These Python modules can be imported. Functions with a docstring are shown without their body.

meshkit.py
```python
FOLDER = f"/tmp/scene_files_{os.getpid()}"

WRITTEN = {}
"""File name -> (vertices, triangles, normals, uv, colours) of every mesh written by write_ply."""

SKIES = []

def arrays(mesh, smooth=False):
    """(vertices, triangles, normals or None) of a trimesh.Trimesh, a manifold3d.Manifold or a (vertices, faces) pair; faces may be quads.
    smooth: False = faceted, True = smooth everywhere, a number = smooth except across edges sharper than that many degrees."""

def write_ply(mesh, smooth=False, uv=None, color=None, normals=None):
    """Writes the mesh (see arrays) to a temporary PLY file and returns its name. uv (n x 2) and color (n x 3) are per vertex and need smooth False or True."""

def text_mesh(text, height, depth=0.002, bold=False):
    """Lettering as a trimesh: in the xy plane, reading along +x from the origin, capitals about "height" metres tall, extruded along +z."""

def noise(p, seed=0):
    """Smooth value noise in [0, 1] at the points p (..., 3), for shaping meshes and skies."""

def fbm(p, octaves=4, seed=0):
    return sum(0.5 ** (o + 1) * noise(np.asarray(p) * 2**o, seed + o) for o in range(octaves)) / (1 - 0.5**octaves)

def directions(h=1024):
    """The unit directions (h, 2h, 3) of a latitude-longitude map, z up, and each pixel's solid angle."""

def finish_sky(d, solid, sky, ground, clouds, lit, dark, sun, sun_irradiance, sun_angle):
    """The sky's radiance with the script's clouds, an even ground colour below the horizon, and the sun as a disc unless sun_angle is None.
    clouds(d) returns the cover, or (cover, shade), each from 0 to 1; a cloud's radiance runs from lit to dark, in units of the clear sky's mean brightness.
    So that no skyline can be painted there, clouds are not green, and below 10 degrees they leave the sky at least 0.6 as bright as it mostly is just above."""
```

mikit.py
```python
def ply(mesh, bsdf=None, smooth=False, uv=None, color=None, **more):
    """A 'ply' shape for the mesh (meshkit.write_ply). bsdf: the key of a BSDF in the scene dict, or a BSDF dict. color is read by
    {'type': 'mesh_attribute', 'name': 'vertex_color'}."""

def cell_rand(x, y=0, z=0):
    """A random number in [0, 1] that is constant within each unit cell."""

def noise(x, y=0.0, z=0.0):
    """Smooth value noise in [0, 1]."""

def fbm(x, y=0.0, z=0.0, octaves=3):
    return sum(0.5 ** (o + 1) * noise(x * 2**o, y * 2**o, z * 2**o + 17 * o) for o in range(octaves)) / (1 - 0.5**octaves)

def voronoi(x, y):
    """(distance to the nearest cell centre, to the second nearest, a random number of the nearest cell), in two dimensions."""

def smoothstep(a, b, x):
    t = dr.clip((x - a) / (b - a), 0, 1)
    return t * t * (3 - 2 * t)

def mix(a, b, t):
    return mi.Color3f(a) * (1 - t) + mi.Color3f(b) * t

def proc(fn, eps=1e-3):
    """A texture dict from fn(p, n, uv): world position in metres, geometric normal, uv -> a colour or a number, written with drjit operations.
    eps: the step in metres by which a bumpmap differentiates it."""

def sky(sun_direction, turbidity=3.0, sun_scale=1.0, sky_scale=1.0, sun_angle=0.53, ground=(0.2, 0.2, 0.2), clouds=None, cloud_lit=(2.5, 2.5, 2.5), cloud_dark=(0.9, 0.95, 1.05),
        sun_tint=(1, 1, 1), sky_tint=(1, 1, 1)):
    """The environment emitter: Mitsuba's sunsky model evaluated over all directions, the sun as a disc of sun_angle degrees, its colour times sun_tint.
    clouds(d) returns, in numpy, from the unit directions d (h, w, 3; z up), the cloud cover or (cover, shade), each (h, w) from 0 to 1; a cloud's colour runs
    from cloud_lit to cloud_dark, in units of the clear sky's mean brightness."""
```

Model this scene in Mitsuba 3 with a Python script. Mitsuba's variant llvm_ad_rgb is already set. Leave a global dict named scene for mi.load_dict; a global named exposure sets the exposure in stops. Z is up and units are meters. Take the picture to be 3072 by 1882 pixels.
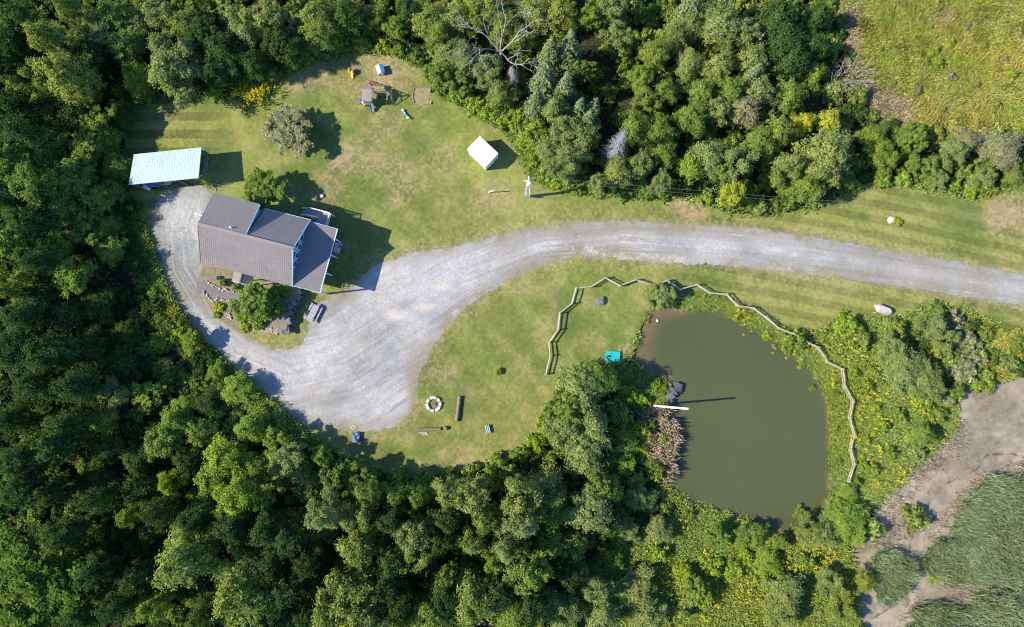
import math, random
import numpy as np
import trimesh, shapely
from shapely.geometry import Polygon, LineString, Point
from scipy.spatial import Delaunay
import drjit as dr
import mitsuba as mi
import mikit, meshkit
from mikit import noise, fbm, voronoi, cell_rand, smoothstep, mix, proc

# ------------------------------------------------------------------ camera, light, exposure
scene, labels = {}, {}
T = mi.ScalarTransform4f
CAM_H, FOCAL, TILT = 106.0, 2114.0, math.atan(105 / 2114.0)   # drone height (m), focal length (photo px), tilt off straight down
FWD = np.array([0, math.sin(TILT), -math.cos(TILT)])
UPV = np.array([0, math.cos(TILT), math.sin(TILT)])
scene['camera'] = {'type': 'perspective', 'fov': math.degrees(2 * math.atan(1536 / FOCAL)), 'fov_axis': 'x',
                   'near_clip': 1.0, 'far_clip': 2000.0,
                   'to_world': T().look_at(origin=[0, 0, CAM_H], target=(np.array([0, 0, CAM_H]) + FWD * 100).tolist(), up=UPV.tolist())}
SUN_EL, SUN_AZ = math.radians(39.5), math.radians(6.5)
SUN = np.array([-math.cos(SUN_EL) * math.cos(SUN_AZ), -math.cos(SUN_EL) * math.sin(SUN_AZ), math.sin(SUN_EL)])
scene['sky'] = mikit.sky(SUN.tolist(), turbidity=3.0, ground=(0.08, 0.1, 0.05), sun_scale=1.0, sky_tint=(0.78, 0.96, 1.30), sun_tint=(0.94, 1.0, 1.09))
exposure = 2.6

rng = np.random.default_rng(7)
random.seed(7)


def W(px, py, z=0.0):
    """Where the line of sight through a pixel of the survey photograph (3072 wide) meets the level z."""
    d = FWD * FOCAL + np.array([1.0, 0, 0]) * (px - 1536) - UPV * (py - 941)
    t = (z - CAM_H) / d[2]
    return np.array([d[0] * t, d[1] * t, z])


K = 3072 / 2464.0


def F(x, y, z=0.0):
    return W(x * K, y * K, z)


def polyF(pts, z=0.0):
    return Polygon([F(x, y, z)[:2] for x, y in pts]).buffer(0)


# ------------------------------------------------------------------ helpers
def rotz(a):
    c, s = math.cos(a), math.sin(a)
    return np.array([[c, -s, 0], [s, c, 0], [0, 0, 1.0]])


class MB:
    """Collects boxes, bars, tubes into one mesh."""
    def __init__(self, at=(0, 0, 0), rz=0.0):
        self.v, self.f, self.n = [], [], 0
        self.at, self.R = np.array(at, float), rotz(rz)

    def add(self, v, f):
        v = np.asarray(v, float) @ self.R.T + self.at
        f = np.asarray(f, int)
        if f.shape[1] == 4:
            f = np.vstack([f[:, [0, 1, 2]], f[:, [0, 2, 3]]])
        self.v.append(v); self.f.append(f + self.n); self.n += len(v)
        return self

    def mesh(self):
        return trimesh.Trimesh(np.vstack(self.v), np.vstack(self.f), process=False)

    BOXF = [[0, 3, 2, 1], [4, 5, 6, 7], [0, 1, 5, 4], [1, 2, 6, 5], [2, 3, 7, 6], [3, 0, 4, 7]]

    def box(self, c, s, rz=0.0, rx=0.0, ry=0.0):
        x, y, z = np.array(s, float) / 2
        v = np.array([[-x, -y, -z], [x, -y, -z], [x, y, -z], [-x, y, -z], [-x, -y, z], [x, -y, z], [x, y, z], [-x, y, z]])
        if rx or ry:
            v = trimesh.transform_points(v, trimesh.transformations.euler_matrix(rx, ry, 0))
        return self.add(v @ rotz(rz).T + np.array(c, float), self.BOXF)

    def hexa(self, v):
        """8 corners: bottom ring then top ring, both counter-clockwise from above."""
        return self.add(v, self.BOXF)

    def bar(self, p, q, w, h=None, up=(0, 0, 1)):
        h = h or w
        p, q = np.array(p, float), np.array(q, float)
        d = (q - p) / np.linalg.norm(q - p)
        up = np.array(up, float)
        if abs(d @ up) > 0.98:
            up = np.array([1.0, 0, 0])
        s = np.cross(d, up); s /= np.linalg.norm(s)
        u = np.cross(s, d)
        ring = lambda o: [o - s * w / 2 - u * h / 2, o + s * w / 2 - u * h / 2, o + s * w / 2 + u * h / 2, o - s * w / 2 + u * h / 2]
        v = ring(p) + ring(q)
        return self.add(v, [[0, 1, 2, 3], [7, 6, 5, 4], [0, 4, 5, 1], [1, 5, 6, 2], [2, 6, 7, 3], [3, 7, 4, 0]])

    def tube(self, pts, rad, n=6, cap=True):
        pts = np.asarray(pts, float)
        rad = np.broadcast_to(np.asarray(rad, float), (len(pts),))
        d = np.gradient(pts, axis=0)
        d /= np.linalg.norm(d, axis=1, keepdims=True) + 1e-12
        ref = np.array([0, 0, 1.0]) if abs(d[:, 2]).mean() < 0.8 else np.array([1.0, 0, 0])
        s = np.cross(d, ref); s /= np.linalg.norm(s, axis=1, keepdims=True) + 1e-12
        u = np.cross(s, d)
        a = np.arange(n) * 2 * math.pi / n
        v = (pts[:, None] + rad[:, None, None] * (np.cos(a)[None, :, None] * s[:, None] + np.sin(a)[None, :, None] * u[:, None])).reshape(-1, 3)
        i = np.arange(n); f = []
        for k in range(len(pts) - 1):
            f.append(np.stack([k * n + i, k * n + (i + 1) % n, (k + 1) * n + (i + 1) % n, (k + 1) * n + i], 1)[:, ::-1])
        self.add(v, np.vstack(f))
        if cap:
            for k, fl in ((0, 1), (len(pts) - 1, -1)):
                ring = v[k * n:(k + 1) * n]
                self.add(np.vstack([ring, [pts[k]]]), np.stack([i, (i + 1) % n, np.full(n, n)], 1)[:, ::fl])
        return self

    def lathe(self, prof, c=(0, 0, 0), n=16):
        """prof: (radius, z) from bottom to top."""
        a = np.arange(n) * 2 * math.pi / n
        v = np.vstack([np.stack([np.cos(a) * r, np.sin(a) * r, np.full(n, z)], 1) for r, z in prof]) + np.array(c, float)
        i = np.arange(n); f = []
        for k in range(len(prof) - 1):
            f.append(np.stack([k * n + i, k * n + (i + 1) % n, (k + 1) * n + (i + 1) % n, (k + 1) * n + i], 1))
        return self.add(v, np.vstack(f))

    def tri(self, m, loc=(0, 0, 0), rz=0.0):
        return self.add(np.asarray(m.vertices) @ rotz(rz).T + np.array(loc, float), m.faces)


def numbered(key):
    if key not in scene and not any(k.startswith(key + '__') for k in scene) and key not in labels:
        return key
    n = 1
    while f'{key}_{n:03d}' in scene or f'{key}_{n:03d}' in labels or any(k.startswith(f'{key}_{n:03d}__') for k in scene):
        n += 1
    return f'{key}_{n:03d}'


COUNT = {}


def uniq(key):
    c = COUNT.get(key, 0); COUNT[key] = c + 1
    return key if c == 0 else f'{key}_{c:03d}'


def put(key, mb, bsdf, smooth=False, uv=None):
    key = key if key in labels and key not in scene else uniq(key)
    m = mb.mesh() if isinstance(mb, MB) else mb
    scene[key] = mikit.ply(m, bsdf, smooth=smooth, uv=uv)
    return key


def tag(key, label=None, cat=None, group=None, kind=None):
    d = {k: v for k, v in (('label', label), ('category', cat), ('group', group), ('kind', kind)) if v}
    labels.setdefault(key, {}).update(d)
    return key


def thing(key, label, cat, group=None):
    key = uniq(key)
    return tag(key, label, cat, group)


def sheet(poly, step, zf, rag=0.0, edge=None):
    """A triangulated sheet over the polygon with a ragged outline; returns mesh and its points."""
    r = np.random.default_rng(3)
    pts = []
    for g in (poly.geoms if hasattr(poly, 'geoms') else [poly]):
        for ring in [g.exterior, *g.interiors]:
            n = max(8, int(ring.length / (edge or step * 0.6)))
            s = np.arange(n) * ring.length / n
            p = shapely.get_coordinates(shapely.line_interpolate_point(ring, s))
            if rag:
                p = p + rag * (np.stack([meshkit.noise(np.stack([p[:, 0] * 1.3, p[:, 1] * 1.3, p[:, 0] * 0 + q], 1)) for q in (3.1, 9.7)], 1) - 0.5) * 2 + r.normal(0, rag * 0.25, p.shape)
            pts.append(p)
    pol = Polygon(pts[0]).buffer(0) if len(pts) == 1 else poly
    x0, y0, x1, y1 = pol.bounds
    gx, gy = np.meshgrid(np.arange(x0, x1, step), np.arange(y0, y1, step))
    g = np.stack([gx.ravel(), gy.ravel()], 1) + r.uniform(-0.2, 0.2, (gx.size, 2)) * step
    inner = pol.buffer(-step * 0.35)
    g = g[shapely.contains_xy(inner, g[:, 0], g[:, 1])]
    p = np.vstack(pts + [g])
    tri = Delaunay(p).simplices
    c = p[tri].mean(1)
    tri = tri[shapely.contains_xy(pol, c[:, 0], c[:, 1])]
    a = np.cross(p[tri[:, 1]] - p[tri[:, 0]], p[tri[:, 2]] - p[tri[:, 0]])
    tri[a < 0] = tri[a < 0][:, ::-1]
    tri = tri[np.abs(a) > 1e-6]
    z = zf(p[:, 0], p[:, 1])
    return trimesh.Trimesh(np.column_stack([p, z]), tri, process=False), p


def scatter(poly, n, seed):
    r = np.random.default_rng(seed)
    x0, y0, x1, y1 = poly.bounds
    out = np.zeros((0, 2))
    while len(out) < n:
        p = r.uniform([x0, y0], [x1, y1], (max(n * 2, 100), 2))
        out = np.vstack([out, p[shapely.contains_xy(poly, p[:, 0], p[:, 1])]])
    return out[:n]


def poisson(poly, dist, seed):
    x0, y0, x1, y1 = poly.bounds
    r = np.random.default_rng(seed)
    gx, gy = np.meshgrid(np.arange(x0, x1, dist), np.arange(y0, y1, dist * 0.87))
    gx = gx + (np.arange(gx.shape[0]) % 2)[:, None] * dist / 2
    p = np.stack([gx.ravel(), gy.ravel()], 1) + r.uniform(-0.42, 0.42, (gx.size, 2)) * dist
    return p[shapely.contains_xy(poly, p[:, 0], p[:, 1])]


# ------------------------------------------------------------------ regions of the ground (outlines surveyed from the photograph)
CLEAR = polyF([(296, 235), (360, 228), (450, 228), (560, 236), (640, 232), (660, 200), (720, 160), (800, 134), (880, 124), (960, 132), (1015, 160), (1042, 196), (1060, 232), (1112, 250), (1172, 290), (1222, 322), (1255, 380), (1275, 425), (1330, 448), (1420, 468), (1530, 474), (1640, 474), (1700, 492), (1760, 512), (1860, 516), (1950, 502), (2040, 462), (2100, 440), (2200, 448), (2290, 470), (2350, 482), (2420, 462), (2464, 430), (2600, 400), (2600, 800), (2464, 802), (2420, 806), (2370, 772), (2300, 740), (2220, 736), (2190, 772), (2120, 778), (2000, 782), (1972, 806), (1900, 800), (1820, 752), (1740, 724), (1690, 712), (1640, 735), (1562, 752), (1535, 815), (1522, 860), (1480, 890), (1400, 880), (1360, 890), (1342, 920), (1332, 980), (1312, 1030), (1280, 1080), (1200, 1112), (1100, 1142), (1010, 1148), (900, 1138), (850, 1112), (790, 1082), (735, 1045), (690, 1000), (630, 945), (550, 885), (488, 830), (430, 750), (398, 690), (370, 620), (348, 545), (318, 500), (296, 440)])
GRAVEL = polyF([(398, 455), (372, 500), (366, 540), (380, 600), (398, 655), (420, 712), (452, 772), (500, 822), (560, 882), (620, 932), (680, 985), (733, 1022), (800, 1030), (870, 1040), (950, 1028), (990, 990), (1006, 920), (1030, 850), (1085, 772), (1150, 718), (1230, 668), (1300, 638), (1380, 616), (1480, 622), (1560, 632), (1640, 632), (1760, 640), (1900, 655), (2050, 672), (2200, 693), (2350, 718), (2600, 760), (2600, 685), (2400, 650), (2250, 622), (2100, 595), (1950, 569), (1800, 548), (1650, 539), (1500, 533), (1380, 537), (1280, 549), (1180, 572), (1080, 598), (990, 608), (900, 640), (850, 690), (790, 720), (745, 742), (742, 800), (720, 836), (655, 842), (590, 808), (540, 772), (500, 722), (484, 672), (500, 620), (520, 560), (520, 500), (505, 462), (480, 447)])
GRAVEL = GRAVEL.buffer(1.2, join_style=1).buffer(-1.2, join_style=1)
POND = polyF([(1568, 752), (1548, 790), (1536, 830), (1531, 862), (1545, 882), (1528, 900), (1560, 905), (1600, 912), (1618, 925), (1610, 960), (1600, 985), (1605, 1020), (1612, 1060), (1608, 1100), (1600, 1145), (1612, 1180), (1650, 1205), (1700, 1222), (1750, 1236), (1800, 1256), (1850, 1280), (1900, 1296), (1950, 1288), (1986, 1240), (2000, 1170), (1999, 1080), (1998, 1000), (1987, 940), (1956, 888), (1912, 853), (1860, 818), (1810, 782), (1760, 757), (1730, 744), (1690, 742), (1640, 744), (1600, 742)], -0.35)
POND = POND.buffer(0.8).buffer(-0.8)
MUD = polyF([(2600, 870), (2464, 896), (2400, 920), (2318, 932), (2290, 985), (2300, 1030), (2240, 1090), (2185, 1140), (2130, 1185), (2108, 1230), (2100, 1285), (2040, 1325), (2055, 1400), (2062, 1500), (2100, 1620), (2600, 1620)])
MEADOW = polyF([(2004, -80), (2015, 60), (2038, 150), (2062, 220), (2085, 280), (2170, 315), (2250, 325), (2320, 335), (2464, 310), (2620, 300), (2620, -80)])
REEDS = [polyF([(2600, 1100), (2464, 1130), (2380, 1160), (2330, 1200), (2290, 1245), (2262, 1290), (2230, 1350), (2262, 1385), (2320, 1400), (2400, 1392), (2464, 1352), (2600, 1300)]),
         polyF([(2600, 1380), (2464, 1405), (2380, 1422), (2300, 1452), (2200, 1472), (2160, 1510), (2160, 1600), (2600, 1600)]),
         polyF([(2110, 1345), (2150, 1335), (2178, 1360), (2172, 1400), (2130, 1432), (2108, 1400)])]
POND_BANK_E = polyF([(1680, 724), (1740, 726), (1820, 768), (1900, 822), (1975, 850), (2030, 872), (2080, 890), (2150, 920), (2230, 960), (2300, 940), (2296, 1030), (2230, 1095), (2130, 1190), (2090, 1230), (2040, 1180), (1996, 1190), (1994, 1080), (1994, 1000), (1984, 940), (1955, 888), (1912, 850), (1862, 814), (1812, 778), (1762, 753), (1730, 741), (1680, 740)])
BOTTOM_WILD = polyF([(1390, 1420), (1420, 1350), (1480, 1300), (1600, 1240), (1700, 1232), (1850, 1282), (1950, 1300), (2045, 1320), (2060, 1400), (2066, 1520), (1400, 1560)])
WEST_BANK = polyF([(1470, 880), (1530, 880), (1565, 905), (1600, 915), (1590, 940), (1600, 985), (1570, 990), (1545, 1000), (1490, 960)])
CATTAIL_BED = polyF([(1548, 985), (1600, 982), (1614, 1020), (1620, 1060), (1614, 1110), (1606, 1150), (1582, 1140), (1560, 1090), (1546, 1040)])
WEED_BAND = polyF([(300, 440), (318, 500), (348, 545), (370, 620), (398, 690), (430, 750), (488, 830), (550, 885), (630, 945), (690, 1000), (735, 1045), (790, 1082), (760, 1090), (690, 1050), (600, 985), (520, 925), (440, 850), (370, 760), (320, 660), (290, 560), (270, 450)])
NORTH_BRUSH = polyF([(640, 232), (660, 200), (720, 160), (800, 134), (880, 124), (960, 132), (1015, 160), (1042, 196), (1060, 232), (1112, 250), (1172, 290), (1222, 322), (1255, 380), (1275, 425), (1330, 448), (1420, 468), (1530, 474), (1640, 474), (1630, 440), (1540, 440), (1440, 430), (1350, 395), (1310, 340), (1260, 270), (1180, 230), (1110, 210), (1060, 150), (1010, 110), (940, 85), (860, 85), (780, 105), (700, 135), (640, 190)])
FRAME = Polygon([(-100, -62), (100, -62), (100, 62), (-100, 62)])

pond_ring = POND.exterior


def zground(x, y):
    """Level ground with the pond's basin."""
    x, y = np.asarray(x, float), np.asarray(y, float)
    p = shapely.points(x, y)
    d = shapely.distance(p, pond_ring)
    d = np.where(shapely.contains_xy(POND, x, y), -d, d)
    t = np.clip((1.3 - d) / 1.3, 0, None)
    return np.where(d > 0, -0.35 * np.clip(t, 0, 1) ** 1.5, np.maximum(-0.35 + d * 0.45, -1.6))


# ------------------------------------------------------------------ materials
def bs(name, base, rough=0.6, metal=0.0, spec=0.3, **more):
    scene[name] = {'type': 'twosided', 'bsdf': {'type': 'principled', 'base_color': base if isinstance(base, dict) else {'type': 'rgb', 'value': list(base)}, 'roughness': rough, 'metallic': metal, 'specular': spec, **more}}
    return name


def bumped(name, base, height, rough=0.85, spec=0.2, eps=0.02):
    scene[name] = {'type': 'twosided', 'bsdf': {'type': 'bumpmap', 'arbitrary': proc(height, eps), 'scale': 1.0,
                   'bsdf': {'type': 'principled', 'base_color': base, 'roughness': rough, 'specular': spec}}}
    return name


DRY = [(*F(x, y)[:2], rx / 16.0, a) for x, y, rx, a in [
    (900, 160, 130, .75), (860, 380, 80, .6), (935, 300, 60, .45), (960, 420, 80, .5), (880, 135, 60, .75), (975, 150, 50, .7), (740, 185, 70, .7), (1015, 240, 34, 1.0), (900, 200, 90, .5), (830, 395, 45, .95), (800, 440, 40, .7), (960, 460, 60, .55), (885, 330, 50, .4),
    (1185, 480, 70, .55), (1050, 380, 60, .3), (1650, 495, 60, .95), (2440, 520, 85, .95), (2400, 470, 40, .6), (1510, 845, 32, 1.0), (1230, 640, 60, .4), (940, 1010, 50, .7), (1060, 900, 50, .45), (870, 1045, 50, .6), (790, 470, 60, .5), (1110, 1090, 90, .35), (560, 790, 40, .5)]]


def lawn_col(p, n, uv):
    x, y = p.x, p.y
    wx = x + 2.0 * (fbm(x * .25, y * .25, 1.3) - .5)
    wy = y + 2.0 * (fbm(x * .25, y * .25, 5.3) - .5)
    big = fbm(x * .07, y * .07, 2.0, 3)
    mid = fbm(x * .45, y * .45, 8.0, 3)
    fine = fbm(x * 2.6, y * 2.6, 3.0, 3)
    tiny = noise(x * 9.0, y * 9.0, 1.0)
    col = mix((.104, .148, .030), (.224, .240, .069), smoothstep(.25, .78, .45 * big + .38 * mid + .17 * fine))
    # mowing stripes: straight passes west of the play lawn, passes along the drive in the east
    s1 = smoothstep(.35, .65, .5 + .5 * dr.sin(y * 2.35 + .5 * noise(x * .1, y * .2))) * smoothstep(-42, -48, x)
    s2 = smoothstep(.3, .7, .5 + .5 * dr.sin((y + .145 * x + .0006 * x * x) * 2.6 + .8 * noise(x * .06, y * .3, 4))) * smoothstep(20, 30, x)
    s3 = smoothstep(.35, .65, noise((x * .75 + y * .66) * .55, (x - y) * .035, 6.0)) * smoothstep(-34, -28, x) * smoothstep(18, 8, x)
    col = col * (1 - .40 * s1 - .27 * s2 - .15 * s3) * (1.07 + .0 * s1)
    dry = mi.Float(0)
    for cx, cy, r, a in DRY:
        d = dr.sqrt(dr.square((wx - cx) / r) + dr.square((wy - cy) / (r * .8)))
        dry = dr.maximum(dry, a * (1 - smoothstep(.35, 1.15, d)))
    dry = dry * smoothstep(.15, .62, .5 * mid + .5 * fine) + .3 * smoothstep(.54, .78, mid) 
    fringe = (1 - smoothstep(.2, 3.2, uv.x + 2.0 * (mid - .5)))
    dry = dr.clip(dr.maximum(dry, fringe * .5 * smoothstep(.25, .7, .5 * fine + .5 * mid)), 0, 1)
    col = mix(col, mi.Color3f(.30, .232, .14) * (.75 + .5 * fine), dry * .85)
    gr = (1 - smoothstep(.0, .7, uv.x + .8 * (fine - .5))) * .6
    col = mix(col, (.22, .21, .20), gr * smoothstep(.35, .6, noise(x * 5, y * 5, 9)))
    lush = smoothstep(.62, .78, fbm(x * .13, y * .13, 21.0))
    col = mix(col, (.070, .120, .032), lush * .5)
    return col * (.78 + .30 * fine + .18 * tiny)


bumped('lawn_mat', proc(lawn_col), lambda p, n, uv: .06 * fbm(p.x * 3.2, p.y * 3.2, 1.0, 3), eps=.05)


PALE = [(*F(x, y)[:2], r) for x, y, r in [(1405, 603, 2.2), (1450, 606, 2.2), (1500, 617, 2.4), (1560, 625, 2.6), (1620, 622, 2.2), (1870, 600, 1.6), (1890, 640, 2.2), (1980, 662, 2.0), (1060, 690, 2.0), (1020, 740, 2.4), (960, 760, 2.6)]]


def gravel_col(p, n, uv):
    x, y = p.x, p.y
    big = fbm(x * .10, y * .10, 3.0, 3)
    mid = fbm(x * .6, y * .6, 7.0, 3)
    fine = fbm(x * 4.0, y * 4.0, 2.0, 3)
    streak = noise(uv.y * 2.6 + 1.2 * noise(x * .15, y * .15), x * .06, y * .06)
    streak2 = noise(uv.y * 7.0 + 1.5 * mid, x * .13, y * .13)
    col = mix((.228, .243, .258), (.402, .414, .424), smoothstep(.26, .76, .44 * big + .17 * streak + .29 * mid + .10 * streak2))
    tan = smoothstep(.52, .68, fbm(x * .16 + 7, y * .16, 12.0)) * smoothstep(.8, 2.2, uv.x)
    col = mix(col, (.41, .375, .32), tan * .28)
    pale = smoothstep(.60, .74, fbm(x * .35, y * .35, 31.0)) * smoothstep(.5, .7, streak2)
    col = mix(col, (.45, .44, .42), pale * .6)
    for cx, cy, r in PALE:
        d = dr.sqrt(dr.square((x - cx) / r) + dr.square((y - cy) / (r * .35)))
        col = mix(col, (.50, .475, .43), (1 - smoothstep(.3, 1.1, d + 1.4 * (fine - .5))) * .7)
    worn = smoothstep(.25, .65, .5 * mid + .5 * fine) * (1 - smoothstep(.2, 2.8, uv.x + 3.0 * (big - .5)))
    col = mix(col, mi.Color3f(.185, .170, .095) * (.7 + .6 * fine), worn * .85)
    rut = smoothstep(.60, .75, noise(uv.y * 1.5 + 1.5 * big, x * .03, y * .03 + 8))
    col = col * (1 - .13 * rut * smoothstep(.5, 1.5, uv.x))
    brown = smoothstep(.58, .72, fbm(x * .14, y * .14, 61.0, 3)) * smoothstep(.3, .6, fine)
    col = mix(col, (.235, .205, .165), brown * .4)
    weed = smoothstep(.60, .72, fbm(x * .5, y * .5, 44.0)) * smoothstep(.45, .6, fine) * smoothstep(-40, -48, x) * smoothstep(2, 10, y)
    col = mix(col, (.12, .14, .05), weed * .6)
    return col * (.72 + .36 * fine + .20 * noise(x * 6.5, y * 6.5))


bumped('gravel_mat', proc(gravel_col), lambda p, n, uv: .05 * fbm(p.x * 2.2, p.y * 2.2, 1.0, 3) + .05 * noise(uv.y * 3.6, p.x * .1, p.y * .1), rough=.9, eps=.05)


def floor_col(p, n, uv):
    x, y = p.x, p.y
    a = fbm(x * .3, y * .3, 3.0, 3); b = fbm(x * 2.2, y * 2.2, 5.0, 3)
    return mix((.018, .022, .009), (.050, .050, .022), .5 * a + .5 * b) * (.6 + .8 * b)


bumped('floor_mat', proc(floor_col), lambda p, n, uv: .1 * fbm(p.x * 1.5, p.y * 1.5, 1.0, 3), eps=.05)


def meadow_col(p, n, uv):
    x, y = p.x, p.y
    a = fbm(x * .12, y * .12, 13.0, 3); b = fbm(x * .7, y * .7, 5.0, 3); c = fbm(x * 3, y * 3, 1.0, 2)
    col = mix((.15, .18, .030), (.28, .28, .060), smoothstep(.3, .7, .5 * a + .5 * b))
    col = mix(col, (.28, .22, .13), smoothstep(.56, .72, fbm(x * .18, y * .18, 40.0, 3)) * .8)
    return col * (.6 + .8 * c)


bumped('meadow_mat', proc(meadow_col), lambda p, n, uv: .12 * fbm(p.x * 2, p.y * 2, 1.0, 3), eps=.05)

RILL = LineString([F(x, y)[:2] for x, y in [(2600, 1105), (2464, 1100), (2420, 1090), (2375, 1096), (2350, 1130), (2310, 1150), (2265, 1168), (2255, 1188), (2232, 1183), (2228, 1200), (2240, 1222), (2252, 1240), (2225, 1275), (2195, 1290), (2185, 1340), (2190, 1420), (2130, 1470), (2080, 1500)]])


def mud_col(p, n, uv):
    x, y = p.x, p.y
    a = fbm(x * .2, y * .2, 3.0, 3); b = fbm(x * 1.4, y * 1.4, 5.0, 3); c = noise(x * 7, y * 7, 2)
    col = mix((.212, .184, .140), (.312, .279, .220), smoothstep(.3, .7, .6 * a + .4 * b))
    veg = smoothstep(.50, .66, fbm(x * .35, y * .35, 17.0, 3)) * smoothstep(.4, .6, b)
    col = mix(col, (.125, .11, .06), veg * .7)
    rill = 1 - smoothstep(.10, .28, uv.x + .12 * (b - .5))
    return mix(col, (.085, .075, .05), rill * .8) * (.82 + .25 * b + .1 * c)


bumped('mud_mat', proc(mud_col), lambda p, n, uv: .03 * fbm(p.x * 1.6, p.y * 1.6, 1.0, 3), rough=.6, spec=.35, eps=.05)


def water_col(p, n, uv):
    x, y = p.x, p.y
    k = fbm(x * .35, y * .35, 3.0, 3)
    d = uv.x + 1.8 * (k - .5)
    west = smoothstep(9, 2, uv.y)
    col = mix((.155, .112, .064), (.072, .086, .036), smoothstep(.0, .8, d / (1 + 4.0 * west)))
    return col * (.92 + .16 * fbm(x * .12, y * .12, 9.0))


scene['water_mat'] = {'type': 'twosided', 'bsdf': {'type': 'bumpmap', 'arbitrary': proc(lambda p, n, uv: .010 * fbm(p.x * 1.3, p.y * 1.9, 4.0, 3), .05), 'scale': 1.0,
                      'bsdf': {'type': 'principled', 'base_color': proc(water_col), 'roughness': .12, 'specular': .5}}}


def leaf(name, a, b, var=.5, trans=.95, hue=(1.08, 1.02, .85)):
    a, b = mi.ScalarColor3f(a), mi.ScalarColor3f(b)

    def col(p, n, uv):
        t = fbm(p.x * .16, p.y * .16, 5.0, 2)
        c = mix(list(a), list(b), dr.clip(.55 * uv.x + .45 * uv.y + .5 * (t - .5), 0, 1))
        s = smoothstep(.45, .75, noise(p.x * .21 + 40, p.y * .21, 9.0))
        return c * (mi.Color3f(1, 1, 1) * (1 - s) + mi.Color3f(*hue) * s) * (1 - var / 2 + var * uv.x)
    scene[name] = {'type': 'principledthin', 'base_color': proc(col), 'roughness': .55, 'diff_trans': trans, 'eta': 1.35}
    return name


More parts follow.
